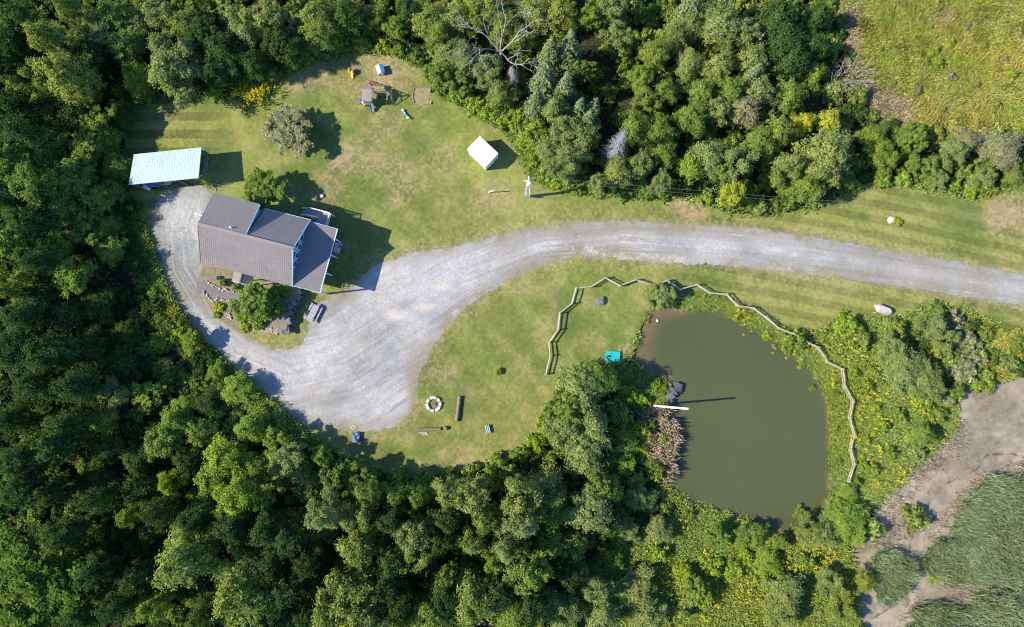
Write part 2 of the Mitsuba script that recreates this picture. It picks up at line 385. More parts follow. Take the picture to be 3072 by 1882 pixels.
leaf('leaf_mid', (0.138, 0.232, 0.044), (0.315, 0.435, 0.105))
leaf('leaf_grey', (0.195, 0.272, 0.088), (0.368, 0.455, 0.165))
leaf('leaf_yellow', (0.220, 0.333, 0.043), (0.404, 0.527, 0.091))
leaf('leaf_dark', (0.053, 0.111, 0.031), (0.121, 0.208, 0.062))  # dark green kind; also paints the shade on crowns standing in it
leaf('leaf_olive', (0.187, 0.264, 0.057), (0.362, 0.448, 0.120))
leaf('leaf_bright', (0.175, 0.295, 0.046), (0.345, 0.480, 0.098))
leaf('leaf_spruce', (.120, .180, .082), (.230, .300, .140), trans=.3)
leaf('leaf_brown', (.170, .190, .088), (.31, .33, .18), trans=.4)
leaf('leaf_weed', (0.255, 0.375, 0.083), (0.428, 0.538, 0.171), hue=(1.1, 1.0, .8))
leaf('petal_gold', (.50, .43, .020), (.68, .62, .05), trans=.4, hue=(1.0, 1.0, 1.0))
leaf('grass_gold', (.225, .285, .050), (.43, .44, .125), trans=.4, hue=(1.14, .97, 1.0))
leaf('grass_dry', (.33, .265, .175), (.48, .41, .29), trans=.4, hue=(1.0, 1.0, 1.0))
leaf('reed_blade', (.150, .225, .115), (.31, .395, .22), trans=.4, hue=(1.05, 1.0, .9))
leaf('sedge_blade', (.27, .235, .175), (.40, .36, .28), trans=.4, hue=(1.0, 1.0, 1.0))
leaf('leaf_maple', (.080, .155, .028), (.190, .300, .060))
leaf('leaf_lime', (.34, .42, .040), (.58, .62, .10), hue=(1.1, 1.0, .9))
leaf('leaf_orange', (.28, .085, .015), (.42, .15, .03), trans=.4, hue=(1.0, 1.0, 1.0))
bs('bark', proc(lambda p, n, uv: mix((.06, .05, .04), (.14, .12, .095), fbm(p.x * 3, p.y * 3, p.z * 1.2, 3))), .9)
bs('dead_wood', proc(lambda p, n, uv: mix((.27, .25, .225), (.44, .42, .39), fbm(p.x * 2, p.y * 2, p.z * 1.2, 3))), .85)
bs('twig_grey_shade', proc(lambda p, n, uv: mix((.17, .19, .215), (.30, .32, .35), fbm(p.x * 2, p.y * 2, p.z * 1.2, 3))), .85)  # grey twigs, with the dead spruce's bluish shade darkened into the colour
bs('log_wood', proc(lambda p, n, uv: mix((.12, .10, .085), (.25, .22, .195), fbm(p.x * 6, p.y * 6, p.z * 6, 3))), .85)
bs('rail_wood', proc(lambda p, n, uv: mix((.28, .25, .205), (.47, .43, .375), fbm(p.x * 3, p.y * 3, p.z * 3, 3))), .8)
bs('play_wood', proc(lambda p, n, uv: mix((.15, .125, .105), (.27, .235, .21), fbm(p.x * 4, p.y * 4, p.z * 4, 3))), .8)
bs('play_roof', proc(lambda p, n, uv: mix((.25, .21, .20), (.34, .30, .29), fbm(p.x * 4, p.y * 4, p.z * 4, 3))), .8)
bs('table_wood', proc(lambda p, n, uv: mix((.25, .275, .305), (.37, .395, .42), fbm(p.x * 3, p.y * 3, p.z * 3, 3))), .7)
bs('deck_wood', proc(lambda p, n, uv: mix((.23, .23, .235), (.36, .355, .36), fbm(p.x * 3, p.y * 3, p.z * 3, 3))), .75)
bs('roof_metal', proc(lambda p, n, uv: mix((.180, .165, .163), (.230, .212, .209), fbm(p.x * .8, p.y * .8, p.z * .8, 3))), .42, 0.0, .5)
bs('carport_metal', proc(lambda p, n, uv: mix((.36, .50, .465), (.46, .60, .555), fbm(p.x * .7, p.y * .7, 2, 3))), .38, 0.0, .5)
bs('siding', proc(lambda p, n, uv: mix((.09, .34, .52), (.13, .41, .60), fbm(p.x, p.y, p.z * 8, 2))), .6)  # blue deepened to carry the skylit shade of the gable
bs('trim_shade_blue', (.42, .64, .82), .5)  # white trim tinted blue: the sky-lit shade is put into its colour
bs('trim_white', (.72, .74, .76), .5)
bs('white_plastic', (.80, .80, .78), .35, 0, .5)
bs('shed_roof_mat', proc(lambda p, n, uv: mi.Color3f(.80, .80, .79) * (.93 + .1 * fbm(p.x * 1.5, p.y * 1.5, 3, 3))), .45)
bs('shed_wall_mat', (.62, .68, .68), .5)
bs('dark_glass', (.02, .03, .045), .06, 0, .8)
bs('concrete', proc(lambda p, n, uv: mi.Color3f(.34, .33, .31) * (.75 + .5 * fbm(p.x * 2, p.y * 2, p.z * 2, 3))), .9)
bs('stone_white', proc(lambda p, n, uv: mix((.46, .44, .40), (.72, .70, .65), fbm(p.x * 3, p.y * 3, p.z * 3, 3))), .85)
bs('stone_cream', proc(lambda p, n, uv: mix((.30, .285, .25), (.50, .48, .43), fbm(p.x * 3, p.y * 3, p.z * 3, 3))), .85)
bs('stone_tan', proc(lambda p, n, uv: mix((.22, .195, .155), (.39, .35, .305), fbm(p.x * 2.5, p.y * 2.5, p.z * 2.5, 4))), .85)
bs('stone_grey', proc(lambda p, n, uv: mix((.10, .10, .112), (.25, .25, .262), fbm(p.x * 2.2, p.y * 2.2, p.z * 2.2, 4))), .8)
bs('slate', proc(lambda p, n, uv: mix((.065, .065, .078), (.18, .176, .19), fbm(p.x * 2.2, p.y * 2.2, p.z * 2.2, 4))), .7)
bs('boulder_pale', proc(lambda p, n, uv: mix((.32, .305, .28), (.52, .50, .47), fbm(p.x * 1.8, p.y * 1.8, p.z * 1.8, 4))), .85)
bs('blue_plastic', (.03, .14, .52), .35, 0, .5)
bs('sky_plastic', (.05, .36, .72), .35, 0, .5)
bs('steel_blue', (.16, .25, .34), .4, 0, .5)
bs('navy_plastic', (.045, .14, .32), .4, 0, .5)
bs('yellow_plastic', (.80, .60, .03), .35, 0, .5)
bs('pale_yellow', (.80, .72, .42), .4, 0, .5)
bs('red_plastic', (.55, .03, .05), .35, 0, .5)
bs('magenta_plastic', (.50, .05, .22), .35, 0, .5)
bs('purple_plastic', (.30, .18, .50), .4, 0, .5)
bs('green_plastic', (.02, .36, .25), .35, 0, .5)
bs('turquoise_plastic', proc(lambda p, n, uv: mi.Color3f(.02, .40, .41) * (.85 + .3 * fbm(p.x * 3, p.y * 3, 1, 3))), .35, 0, .5)
bs('black_rubber', (.02, .02, .022), .6)
bs('grey_steel', (.42, .43, .44), .4, .6)
bs('pole_wood', proc(lambda p, n, uv: mix((.50, .49, .47), (.70, .69, .67), fbm(p.x * 5, p.y * 5, p.z * .8, 3))), .8)
bs('wire_metal', (.22, .24, .21), .6)
bs('mulch', proc(lambda p, n, uv: mix((.155, .125, .085), (.27, .23, .17), fbm(p.x * 2.5, p.y * 2.5, 1, 3)) * (1 - .35 * smoothstep(.5, .65, fbm(p.x * .9, p.y * .9, 4, 3))) + mi.Color3f(.02, .06, .0) * smoothstep(.45, .65, fbm(p.x * .9, p.y * .9, 4, 3))), .95)
bs('path_mat', proc(lambda p, n, uv: mix((.13, .13, .14), (.20, .198, .205), fbm(p.x * 4, p.y * 4, 1, 3))), .95)
bs('sand_mat', proc(lambda p, n, uv: mix((.175, .16, .075), (.31, .265, .17), fbm(p.x * 2.5, p.y * 2.5, 1, 3))), .95)
bs('ash', proc(lambda p, n, uv: mix((.10, .09, .075), (.19, .20, .08), fbm(p.x * 4, p.y * 4, 1, 3))), .95)


def flag_col(p, n, uv):
    s = dr.floor(uv.y * 13)
    red = (s - 2 * dr.floor(s / 2)) < .5
    c = dr.select(red, mi.Color3f(.40, .03, .05), mi.Color3f(.72, .70, .70))
    canton = (uv.x < .4) & (uv.y > 6 / 13.0)
    fx, fy = uv.x / .4 * 6, (uv.y - 6 / 13.0) / (7 / 13.0) * 5
    star = dr.square(fx - dr.floor(fx) - .5) + dr.square(fy - dr.floor(fy) - .5) < .06
    return dr.select(canton, dr.select(star, mi.Color3f(.75), mi.Color3f(.02, .035, .13)), c)


bs('flag_cloth', proc(flag_col), .8)

# ------------------------------------------------------------------ the setting
g, p = sheet(Polygon([(-105, -75), (105, -75), (105, 75), (-105, 75)]), 0.75, lambda x, y: zground(x, y) - .08)
gb = MB(); gb.add(g.vertices, g.faces)
for x0, y0, x1, y1 in ((-900, -900, -105, 900), (105, -900, 900, 900), (-105, 75, 105, 900), (-105, -900, 105, -75)):
    gb.add([[x0, y0, -.08], [x1, y0, -.08], [x1, y1, -.08], [x0, y1, -.08]], [[0, 1, 2, 3]])
put('ground', gb, 'floor_mat', True); tag('ground', kind='structure')

lawn_poly = CLEAR.difference(POND.buffer(.25))
lawn_poly = max(lawn_poly.geoms, key=lambda q: q.area) if hasattr(lawn_poly, 'geoms') else lawn_poly
m, p = sheet(lawn_poly, 0.55, zground, rag=.35)
dg = shapely.distance(shapely.points(p), GRAVEL)
put('lawn', m, 'lawn_mat', True, uv=np.stack([dg, shapely.distance(shapely.points(p), lawn_poly.exterior)], 1)); tag('lawn', kind='structure')

DRIVE = LineString([F(x, y)[:2] for x, y in [(2600, 722), (2200, 655), (1800, 595), (1500, 575), (1300, 595), (1100, 670), (960, 760), (820, 850), (700, 880), (580, 830), (490, 750), (430, 650), (420, 540), (450, 450)]])
m, p = sheet(GRAVEL, 0.55, lambda x, y: 0 * x + .006, rag=.34, edge=.3)
put('gravel_driveway', m, 'gravel_mat', True, uv=np.stack([shapely.distance(shapely.points(p), GRAVEL.exterior), shapely.distance(shapely.points(p), DRIVE)], 1)); tag('gravel_driveway', kind='structure')

m, p = sheet(POND.buffer(.12), 0.8, lambda x, y: 0 * x - .36)
wx0 = POND.bounds[0]
put('pond_water', m, 'water_mat', True, uv=np.stack([np.where(shapely.contains_xy(POND, p[:, 0], p[:, 1]), shapely.distance(shapely.points(p), pond_ring), 0), p[:, 0] - wx0 + np.maximum(0, F(1600, 900)[1] - p[:, 1]) * 1.2], 1)); tag('pond_water', kind='structure')

m, p = sheet(MUD, 0.6, lambda x, y: 0 * x - .03, rag=.5, edge=.4)
put('mud_flat', m, 'mud_mat', True, uv=np.stack([shapely.distance(shapely.points(p), RILL), p[:, 0] * 0], 1)); tag('mud_flat', kind='structure')

wild = MB()
for poly in (MEADOW, POND_BANK_E.difference(POND.buffer(.2)), BOTTOM_WILD.difference(POND.buffer(.2)), WEST_BANK.difference(POND.buffer(.2))):
    for q in (poly.geoms if hasattr(poly, 'geoms') else [poly]):
        if q.area > 2:
            mm, _ = sheet(Polygon(q.exterior), 0.8, lambda x, y: zground(x, y) - .04, rag=.4)
            wild.add(mm.vertices, mm.faces)
put('meadow', wild, 'meadow_mat', True); tag('meadow', kind='structure')


# ------------------------------------------------------------------ plants
def quads(c, nrm, size, asp, r, droop=None):
    """Leaf-shaped quads at points c with normals nrm."""
    n = len(c)
    nrm = nrm / (np.linalg.norm(nrm, axis=1, keepdims=True) + 1e-9)
    t = r.normal(size=(n, 3)); t -= (t * nrm).sum(1, keepdims=True) * nrm
    t /= np.linalg.norm(t, axis=1, keepdims=True) + 1e-9
    b = np.cross(nrm, t)
    L = (size * asp)[:, None] * t / 2; Wd = size[:, None] * b / 2
    v = np.stack([c - L, c + Wd * .9 - L * .05, c + L, c - Wd * .9 - L * .05], 1).reshape(-1, 3)
    i = np.arange(n)[:, None] * 4
    f = np.vstack([i + [0, 1, 2], i + [0, 2, 3]])
    return v, f


def blob_leaves(centers, radii, per, size, r, up=.35, flat=.8):
    C, N, S, U = [], [], [], []
    for c, R in zip(centers, radii):
        k = int(per * (R / np.mean(radii)) ** 1.6)
        d = r.normal(size=(k, 3)); d[:, 2] += up; d /= np.linalg.norm(d, axis=1, keepdims=True)
        rr = R * np.where(r.uniform(size=(k, 1)) < .12, r.uniform(1.05, 1.6, (k, 1)), r.uniform(.35, 1.08, (k, 1)) ** .7)
        C.append(c + d * rr * [1, 1, flat]); N.append(d + r.normal(0, .6, (k, 3)) + [0, 0, .3])
        S.append(r.uniform(.7, 1.3, k) * size); U.append(np.stack([r.uniform(0, 1, k), np.full(k, r.uniform())], 1))
    C, N, S, U = np.vstack(C), np.vstack(N), np.concatenate(S), np.vstack(U)
    v, f = quads(C, N, S, r.uniform(1.3, 2.2, len(C)), r)
    return v, f, np.repeat(U, 4, 0)


def limbs(mb, base, tips, r, r0, r1):
    for t in tips:
        mid = base * .45 + t * .55 + r.normal(0, .12, 3); mid[2] -= .12
        mb.tube([base, mid, t], [r0, (r0 + r1) / 2, r1], 5, cap=False)


REFR, REFH = 2.6, 9.0          # every tree of the nursery is 2.6 m in crown radius and 9 m tall, then scaled where it is planted


def make_broadleaf(seed, lobes, subs, per, size, spread=1.0, top=1.0, dome=False, airy=1.0):
    r = np.random.default_rng(seed)
    cs, rs = [], []
    cz = 5.4
    for k in range(lobes):
        a = 6.283 * (k * .618 + r.uniform(-.06, .06)); hgt = 1 - 2 * (k + .5) / lobes
        q = math.sqrt(max(0, 1 - hgt * hgt))
        wob = 1.0 if dome else 1 + .22 * math.sin(3 * a + seed) + .14 * math.sin(5 * a + 2 * seed) + r.uniform(-.16, .16)
        c = np.array([math.cos(a) * q * 1.62 * wob * spread, math.sin(a) * q * 1.62 * wob * spread, cz + (hgt * .95 + .1) * 2.25 * top * (1 if dome else r.uniform(.8, 1.15))])
        R = r.uniform(.75, 1.3)
        for _ in range(subs):
            d = r.normal(size=3); d[2] += .3; d /= np.linalg.norm(d)
            cs.append(c + d * R * r.uniform(.2, 1.0) * [1, 1, .85]); rs.append(r.uniform(.18, .46) * airy)
    cs, rs = np.array(cs), np.array(rs)
    v, f, uv = blob_leaves(cs, rs, per, size, r)
    t = MB(); t.tube([[0, 0, -.1], [.06, .03, 2.2], [.1, -.05, 4.6], [.05, 0, 6.8]], [.22, .17, .11, .03], 7)
    for q in cs[r.permutation(len(cs))[:9]]:
        z = min(q[2] - .8, 5.5) * r.uniform(.6, .85)
        limbs(t, np.array([.08, 0, max(1.8, z)]), [q], r, .07, .02)
    return t.mesh(), (v, f, uv)


def make_feather(seed, branches, size):
    """Many fine rising boughs fanning out from the stem, leaves strung along each."""
    r = np.random.default_rng(seed)
    C, N, S, U = [], [], [], []
    t = MB(); t.tube([[0, 0, -.1], [.05, .05, 3], [0, .1, 6], [0, 0, 8.6]], [.2, .15, .09, .02], 6)
    for k in range(branches):
        a = 6.283 * (k * .618) + r.normal(0, .2); z0 = 2.2 + 5.2 * (k / branches)
        L = 2.75 * (1 - .62 * (k / branches) ** 1.6) * r.uniform(.7, 1.12) * (1 + .2 * math.sin(3 * a + seed))
        tip = np.array([math.cos(a) * L, math.sin(a) * L, z0 + L * r.uniform(.25, .75)]); o = np.array([0, 0, z0])
        n = int(34 * L) + 18
        s = r.uniform(.3, 1.05, n)[:, None] ** .8
        q = o * (1 - s) + tip * s + r.normal(0, .17, (n, 3)) * (.6 + .7 * s) + [0, 0, .25] * np.sin(s * 3.1)
        side = np.array([-math.sin(a), math.cos(a), 0]) * r.normal(0, .2, (n, 1)) * L * s * (1.15 - s)
        C.append(q + side); N.append(np.array([math.cos(a), math.sin(a), 1.1]) + r.normal(0, .6, (n, 3))); S.append(r.uniform(.7, 1.35, n) * size)
        U.append(np.stack([r.uniform(0, 1, n), np.full(n, r.uniform())], 1))
        if k % 3 == 0:
            t.tube([o, (o + tip) / 2 + [0, 0, .15], tip], [.05, .03, .01], 4, cap=False)
    C, N, S, U = np.vstack(C), np.vstack(N), np.concatenate(S), np.vstack(U)
    v, f = quads(C, N, S, r.uniform(1.4, 2.6, len(C)), r)
    return t.mesh(), (v, f, np.repeat(U, 4, 0))


def make_spruce(seed, thin=1.0):
    r = np.random.default_rng(seed)
    C, N, S, A, U, D = [], [], [], [], [], []
    t = MB(); t.tube([[0, 0, -.1], [0, 0, 5], [0, 0, 9.0]], [.19, .11, .015], 6)
    z = 1.0
    while z < 8.9:
        k = (9.1 - z) / 8.1
        R = 2.45 * k ** .85 * r.uniform(.85, 1.1) + .08
        nb = max(5, int(11 * k + 4))
        a0 = r.uniform(0, 6.28)
        for b in range(nb):
            a = a0 + b * 6.283 / nb + r.normal(0, .15)
            L = R * r.uniform(.7, 1.1)
            tip = np.array([math.cos(a) * L, math.sin(a) * L, z - .22 * L + .05])
            ns = max(3, int(L * 9 * thin))
            s = r.uniform(.15, 1.05, ns)[:, None]
            q = np.array([0, 0, z]) * (1 - s) + tip * s + r.normal(0, .09, (ns, 3)) * [1, 1, .5]
            side = np.array([-math.sin(a), math.cos(a), 0]) * r.normal(0, .22, (ns, 1)) * L * .5 * s
            C.append(q + side); N.append(np.array([math.cos(a) * .5, math.sin(a) * .5, 1.0]) + r.normal(0, .45, (ns, 3)))
            S.append(r.uniform(.16, .3, ns)); U.append(np.stack([r.uniform(0, 1, ns), np.full(ns, r.uniform())], 1))
            if r.uniform() < .4:
                t.tube([[0, 0, z], tip * .8 + np.array([0, 0, z]) * .2], [.03, .01], 3, cap=False)
        z += .16 + .22 * k
    C, N, S, U = np.vstack(C), np.vstack(N), np.concatenate(S), np.vstack(U)
    v, f = quads(C, N, S, r.uniform(1.5, 2.6, len(C)), r)
    return t.mesh(), (v, f, np.repeat(U, 4, 0))


def make_bush(seed, clumps=20, per=62, size=.20):
    """1.5 m radius, 2 m tall."""
    r = np.random.default_rng(seed)
    a = r.uniform(0, 6.28, clumps); q = r.uniform(0, 1, clumps) ** .6 * 1.05
    cs = np.stack([np.cos(a) * q, np.sin(a) * q, r.uniform(.45, 1.55, clumps) * (1.1 - .45 * q)], 1)
    v, f, uv = blob_leaves(cs, r.uniform(.22, .5, clumps), per, size, r)
    t = MB()
    for k in cs[:6]:
        t.tube([[k[0] * .1, k[1] * .1, -.05], k * [.6, .6, .6], k], [.04, .03, .012], 4, cap=False)
    return t.mesh(), (v, f, uv)


SHAPES = {}
for i, (lo, sb_, per, sz, sp, tp) in enumerate([(18, 9, 78, .165, 1.0, 1.0), (15, 10, 82, .17, 1.1, .9), (22, 8, 76, .16, .95, 1.2), (13, 11, 84, .165, 1.12, 1.0), (20, 9, 74, .165, 1.02, 1.1)]):
    SHAPES['round', i] = make_broadleaf(20 + i, lo, sb_, per, sz, sp, tp)
for i, (lo, sb_, per, sz, sp, tp) in enumerate([(12, 13, 62, .16, 1.05, 1.1), (16, 11, 58, .155, 1.0, 1.3), (11, 14, 60, .165, 1.15, .95)]):
    SHAPES['airy', i] = make_broadleaf(120 + i, lo, sb_, per, sz, sp, tp, airy=1.45)
for i, nb in enumerate((78, 96, 64)):
    SHAPES['feather', i] = make_feather(160 + i, nb, .165)
SHAPES['maple', 0] = make_broadleaf(44, 30, 9, 120, .13, 1.12, .95)
SHAPES['dome', 0] = make_broadleaf(33, 22, 6, 85, .20, 1.05, 1.0, True)
for i in range(3):
    SHAPES['spruce', i] = make_spruce(50 + i)
for i in range(4):
    SHAPES['bush', i] = make_bush(70 + i)
MADE = {}
NVAR = {'feather': 3, 'dome': 1, 'airy': 3, 'maple': 1, 'round': 5, 'spruce': 3, 'bush': 4}


def nursery(form, leafmat, i):
    key = f'group_{form}_{leafmat}_{i}'
    if key not in scene:
        t, (v, f, uv) = SHAPES[form, i]
        scene[key] = {'type': 'shapegroup', ('trunk' if form != 'bush' else 'stem'): mikit.ply(t, 'bark', smooth=40),
                      'crown' if form != 'bush' else 'foliage': mikit.ply(trimesh.Trimesh(v, f, process=False), leafmat, uv=uv)}
    return key


KIND = {  # code: leaf material, form, words
    'B': ('leaf_mid', 'round', 'mid green'), 'G': ('leaf_grey', 'round', 'grey green'), 'Y': ('leaf_yellow', 'round', 'yellow green'),
    'D': ('leaf_dark', 'round', 'dark green'), 'O': ('leaf_olive', 'round', 'olive green'), 'L': ('leaf_bright', 'round', 'bright green'),
    'C': ('leaf_spruce', 'spruce', 'blue green spiky'), 'N': ('leaf_brown', 'round', 'grey brown thin-leaved'),
    'b': ('leaf_mid', 'bush', 'mid green'), 'g': ('leaf_grey', 'bush', 'grey green'), 'y': ('leaf_yellow', 'bush', 'yellow green'),
    'o': ('leaf_olive', 'bush', 'olive'), 'l': ('leaf_bright', 'bush', 'bright green'), 'n': ('leaf_brown', 'bush', 'grey brown'), 'd': ('leaf_dark', 'bush', 'dark green')}

TREES = """
187,33,35,O 277,40,45,B 143,110,50,O 233,77,45,G 383,40,45,G 160,180,55,O 207,222,42,O 100,187,35,O 217,127,45,D 400,117,45,G 423,178,62,G 327,180,40,L 350,222,34,B 483,83,50,D 533,117,50,D
593,60,45,G 650,43,45,G 667,112,42,D 767,40,45,O 767,85,33,B 700,120,34,D 23,160,45,D 20,260,45,D 117,265,50,D 233,300,45,B 240,330,40,B 60,60,50,D 40,110,40,D 300,110,45,B 330,70,40,G 440,60,40,B
207,362,50,B 100,365,50,B 33,395,45,B 275,400,38,B 165,425,55,B 270,462,33,O 83,445,50,B 30,475,45,D 140,490,45,B 232,475,38,L 170,270,45,D 60,320,45,D 280,270,36,D 520,165,36,D 610,150,34,D
207,553,40,B 140,582,34,L 262,600,38,L 173,663,55,L 33,590,40,B 33,690,45,B 77,530,40,D 90,625,42,D 250,545,36,B 110,700,45,D 60,760,45,D 150,760,48,D 230,730,40,D 40,840,45,D 120,850,50,D 210,830,45,D 300,800,36,D 290,870,40,D
457,822,32,L 520,893,24,L 357,953,40,L 267,953,42,G 573,937,36,L 440,980,30,L 180,930,45,D 90,930,45,D 400,900,32,D 500,970,34,D 30,1010,45,D
250,1015,32,B 160,1025,40,D 143,1070,50,D 393,1065,45,B 417,1020,34,L 540,1105,52,Y 568,1190,50,Y 512,1160,44,L 413,1160,34,Y 633,1205,26,L 693,1110,45,G 667,1068,33,L 600,1030,34,L 783,1228,48,G 773,1100,22,L 800,1152,33,B 740,1170,36,B 310,1245,20,L 480,1040,34,B 450,1110,34,D 620,1120,34,B
75,1425,135,B 440,1350,70,O 575,1420,64,O 373,1460,34,L 812,1446,58,O 133,1185,40,D 60,1180,45,D 230,1200,36,D 230,1150,40,D 330,1180,40,D 60,1110,45,D 250,1090,40,D 330,1110,36,D 380,1230,36,D 470,1250,40,D 560,1270,40,D 640,1280,42,D 700,1300,42,D 230,1380,45,D 280,1450,45,D 330,1400,36,D 650,1360,45,D 700,1420,45,D 660,1480,45,D 740,1350,40,D 150,1290,42,D 740,1480,36,D 200,1480,45,D 490,1480,40,D
861,1250,44,O 861,1322,46,O 1001,1285,46,G 1001,1335,40,O 954,1193,28,B 1008,1196,28,B 864,1150,34,B 888,1192,34,B 1078,1186,40,G 1138,1190,48,G 1204,1140,36,B 1254,1190,48,G 1314,1173,45,G 1354,1040,48,G 1404,1073,48,G 1421,1025,44,G 1414,1108,40,G 1437,1166,40,B 1421,1233,56,G
1254,1246,48,G 1320,1225,48,B 1321,1306,45,B 1221,1306,40,G 1264,1362,56,B 1188,1350,28,L 1081,1380,28,B 1138,1293,35,O 1138,1446,54,O 1038,1485,48,D 854,1423,56,O 875,1480,56,G 960,1470,45,D 1354,1473,45,G 1431,1416,40,G 1534,1423,48,G 1554,1486,44,G 1511,1276,30,G 1587,1279,32,G 1528,1199,30,B 1564,1199,20,G 1504,1069,33,B 1504,1115,30,L
950,1350,40,D 930,1410,45,D 1060,1300,40,D 1070,1430,40,D 1200,1430,48,D 1280,1450,45,D 1370,1390,40,D 1250,1495,45,D 1460,1260,36,D 1380,1310,38,B 1450,1490,40,B 1470,1180,30,B 1080,1250,40,D 1170,1250,36,B 940,1250,40,D
1725,1294,36,B 1782,1292,30,B 1818,1286,28,B 1876,1306,24,B 1934,1240,18,G 1952,1283,38,G 1985,1290,36,G 2035,1250,48,L 2042,1190,24,L 2058,1283,34,L 1849,1353,34,L 1892,1430,44,G 1875,1482,44,G 1992,1403,33,G 2025,1463,38,O 1675,1423,38,B 2085,1400,28,O
2242,786,38,G 2268,815,35,G 2142,843,40,G 2175,886,46,G 2225,905,40,G 2242,938,36,G 2225,1046,27,B
1725,27,45,G 1742,62,45,G 1662,67,30,G 1662,150,35,G 1795,83,38,G 1812,143,40,G 1732,157,40,G 1875,40,45,D 1892,100,48,D 1958,110,34,D 1972,36,30,D 1908,145,45,D 1825,217,40,G 1902,227,40,B 1962,175,24,L 1795,267,40,N 1938,293,26,Y 1995,290,30,Y 1875,317,40,O 1995,365,60,G 1975,417,48,G 1892,407,40,G 1942,450,38,B 1775,393,45,G 1708,377,45,G 1735,412,35,B 1758,465,38,Y 1668,283,40,B 1725,267,35,B 1690,220,36,D 1760,220,36,D 1830,340,36,D 1665,400,36,L
2122,377,45,D 2108,327,32,D 2195,333,38,B 2198,393,28,B 2238,400,28,B 2258,430,24,B 2292,367,38,G 2368,428,32,G 2415,360,42,N 2442,425,22,O 2330,340,34,N
905,43,34,B 954,67,34,B 1034,53,45,O 1054,90,40,O 840,40,45,D 985,30,38,D 1154,27,48,O 1254,93,34,O 1100,50,42,O 1121,140,40,G 1088,127,38,G 1171,170,42,G 1061,180,36,B 1104,200,34,B 1204,225,36,G 1338,265,38,G 1354,317,42,G 1404,333,40,G 1404,170,25,B 1544,190,36,L 1581,127,40,O 1621,83,35,G 1418,40,30,L 1471,20,40,B 1488,93,42,B 1554,245,32,O
1354,400,38,G 1321,358,33,G 1371,377,38,G 1538,400,36,B 1488,417,36,B 1438,443,28,B 1588,443,32,B 1588,317,40,D 1530,300,40,D 1600,370,34,D 1350,30,40,O 1210,60,40,O 1290,30,40,G 1600,220,34,D
1404,933,54,B 1444,918,44,B 1371,980,46,B 1584,714,36,B 775,1010,0,B
1324,130,38,C 1368,120,44,C 1310,190,42,C 1360,215,38,C 1392,270,32,C 1426,268,30,C 1414,295,32,C 1290,250,34,C 1800,190,30,C 1034,1362,18,C 470,130,30,C 1660,20,36,C
"""
SHRUBS = """
513,215,24,y 573,177,18,o 700,148,22,y 740,128,22,y 780,112,22,y 820,104,20,y 870,100,22,y 920,104,24,y 960,118,22,b 1000,140,24,b 1035,168,24,b 1060,205,26,b 1100,225,26,l 1140,245,28,y 1180,265,28,y 1215,290,26,y 1238,283,30,y 1285,300,32,y 1270,340,28,y 1290,375,28,y 1310,412,26,y 1345,432,24,y 1390,450,22,l 1440,455,22,b 1500,462,22,b 1560,462,24,b 1610,458,20,b
427,803,32,y 383,820,30,y 370,706,20,l 430,780,24,b 330,640,26,d 350,750,26,d 395,780,26,d 470,870,24,d 300,560,26,d 320,500,24,d 640,1000,26,l 690,1040,24,b 760,1095,26,l 830,1125,26,b 900,1140,26,b 960,1150,26,l 1020,1155,28,b 1080,1150,26,b 1140,1140,26,b 1200,1115,26,b 1250,1095,26,l 1290,1070,26,y 1310,1030,26,y 1325,990,24,b
693,316,62,N 632,460,56,B 2046,784,34,y 2075,822,30,o 2159,793,32,o 2302,772,30,n 2332,822,36,n 2325,890,38,n 2350,860,30,n 2432,873,26,g 2358,930,16,y 2208,1250,34,o 2108,1283,15,y 2252,1396,13,y 2215,1090,20,g 2200,850,26,o 2120,850,26,b 2290,960,22,n 2260,1000,24,o
1540,915,16,l 1580,925,14,y 1520,950,26,y 1550,965,22,y 1500,1010,26,y 1530,1040,26,y 1545,1080,20,y 1500,880,14,g 1775,1373,28,l 1640,1470,32,o 1800,1350,24,y 1720,1370,26,y 1650,1380,28,y 1590,1330,28,y 1840,1400,28,l 1700,1440,30,y 1950,1350,26,b 1560,1370,26,o 1480,1350,28,y 2390,455,16,o 2420,380,30,n 2380,330,30,n 2130,430,24,l 2180,430,20,y 2300,440,22,y 2340,462,18,y
1840,500,18,g 1900,490,22,b 1700,475,20,y 1800,480,22,y 535,680,11,l 566,690,10,l 660,700,14,b 1198,895,10,y 2000,150,20,d 2210,215,14,n 2290,180,16,n 2230,150,12,o 2350,200,14,n 2270,260,12,g 2400,250,16,o 2150,200,12,o 2370,110,14,o 2200,90,12,y 2290,100,14,y 2250,120,18,y 2262,150,16,y 2330,60,12,n 2440,180,16,y 2120,120,10,o 2420,140,10,n 2060,900,14,l 2090,930,16,b 2110,980,15,y 2130,1030,18,l 2170,1000,20,b 2200,1050,20,y 2150,1090,18,b 2090,1060,12,l 2190,945,18,g 2080,1120,14,y 2012,945,10,b 2015,1030,10,l 2020,1110,12,b 1780,765,12,l 1850,812,12,y 1900,845,12,b 1935,880,12,y 1962,935,12,b 2240,1010,18,l 2215,965,16,y 2110,1130,16,l 2060,1160,16,b
"""
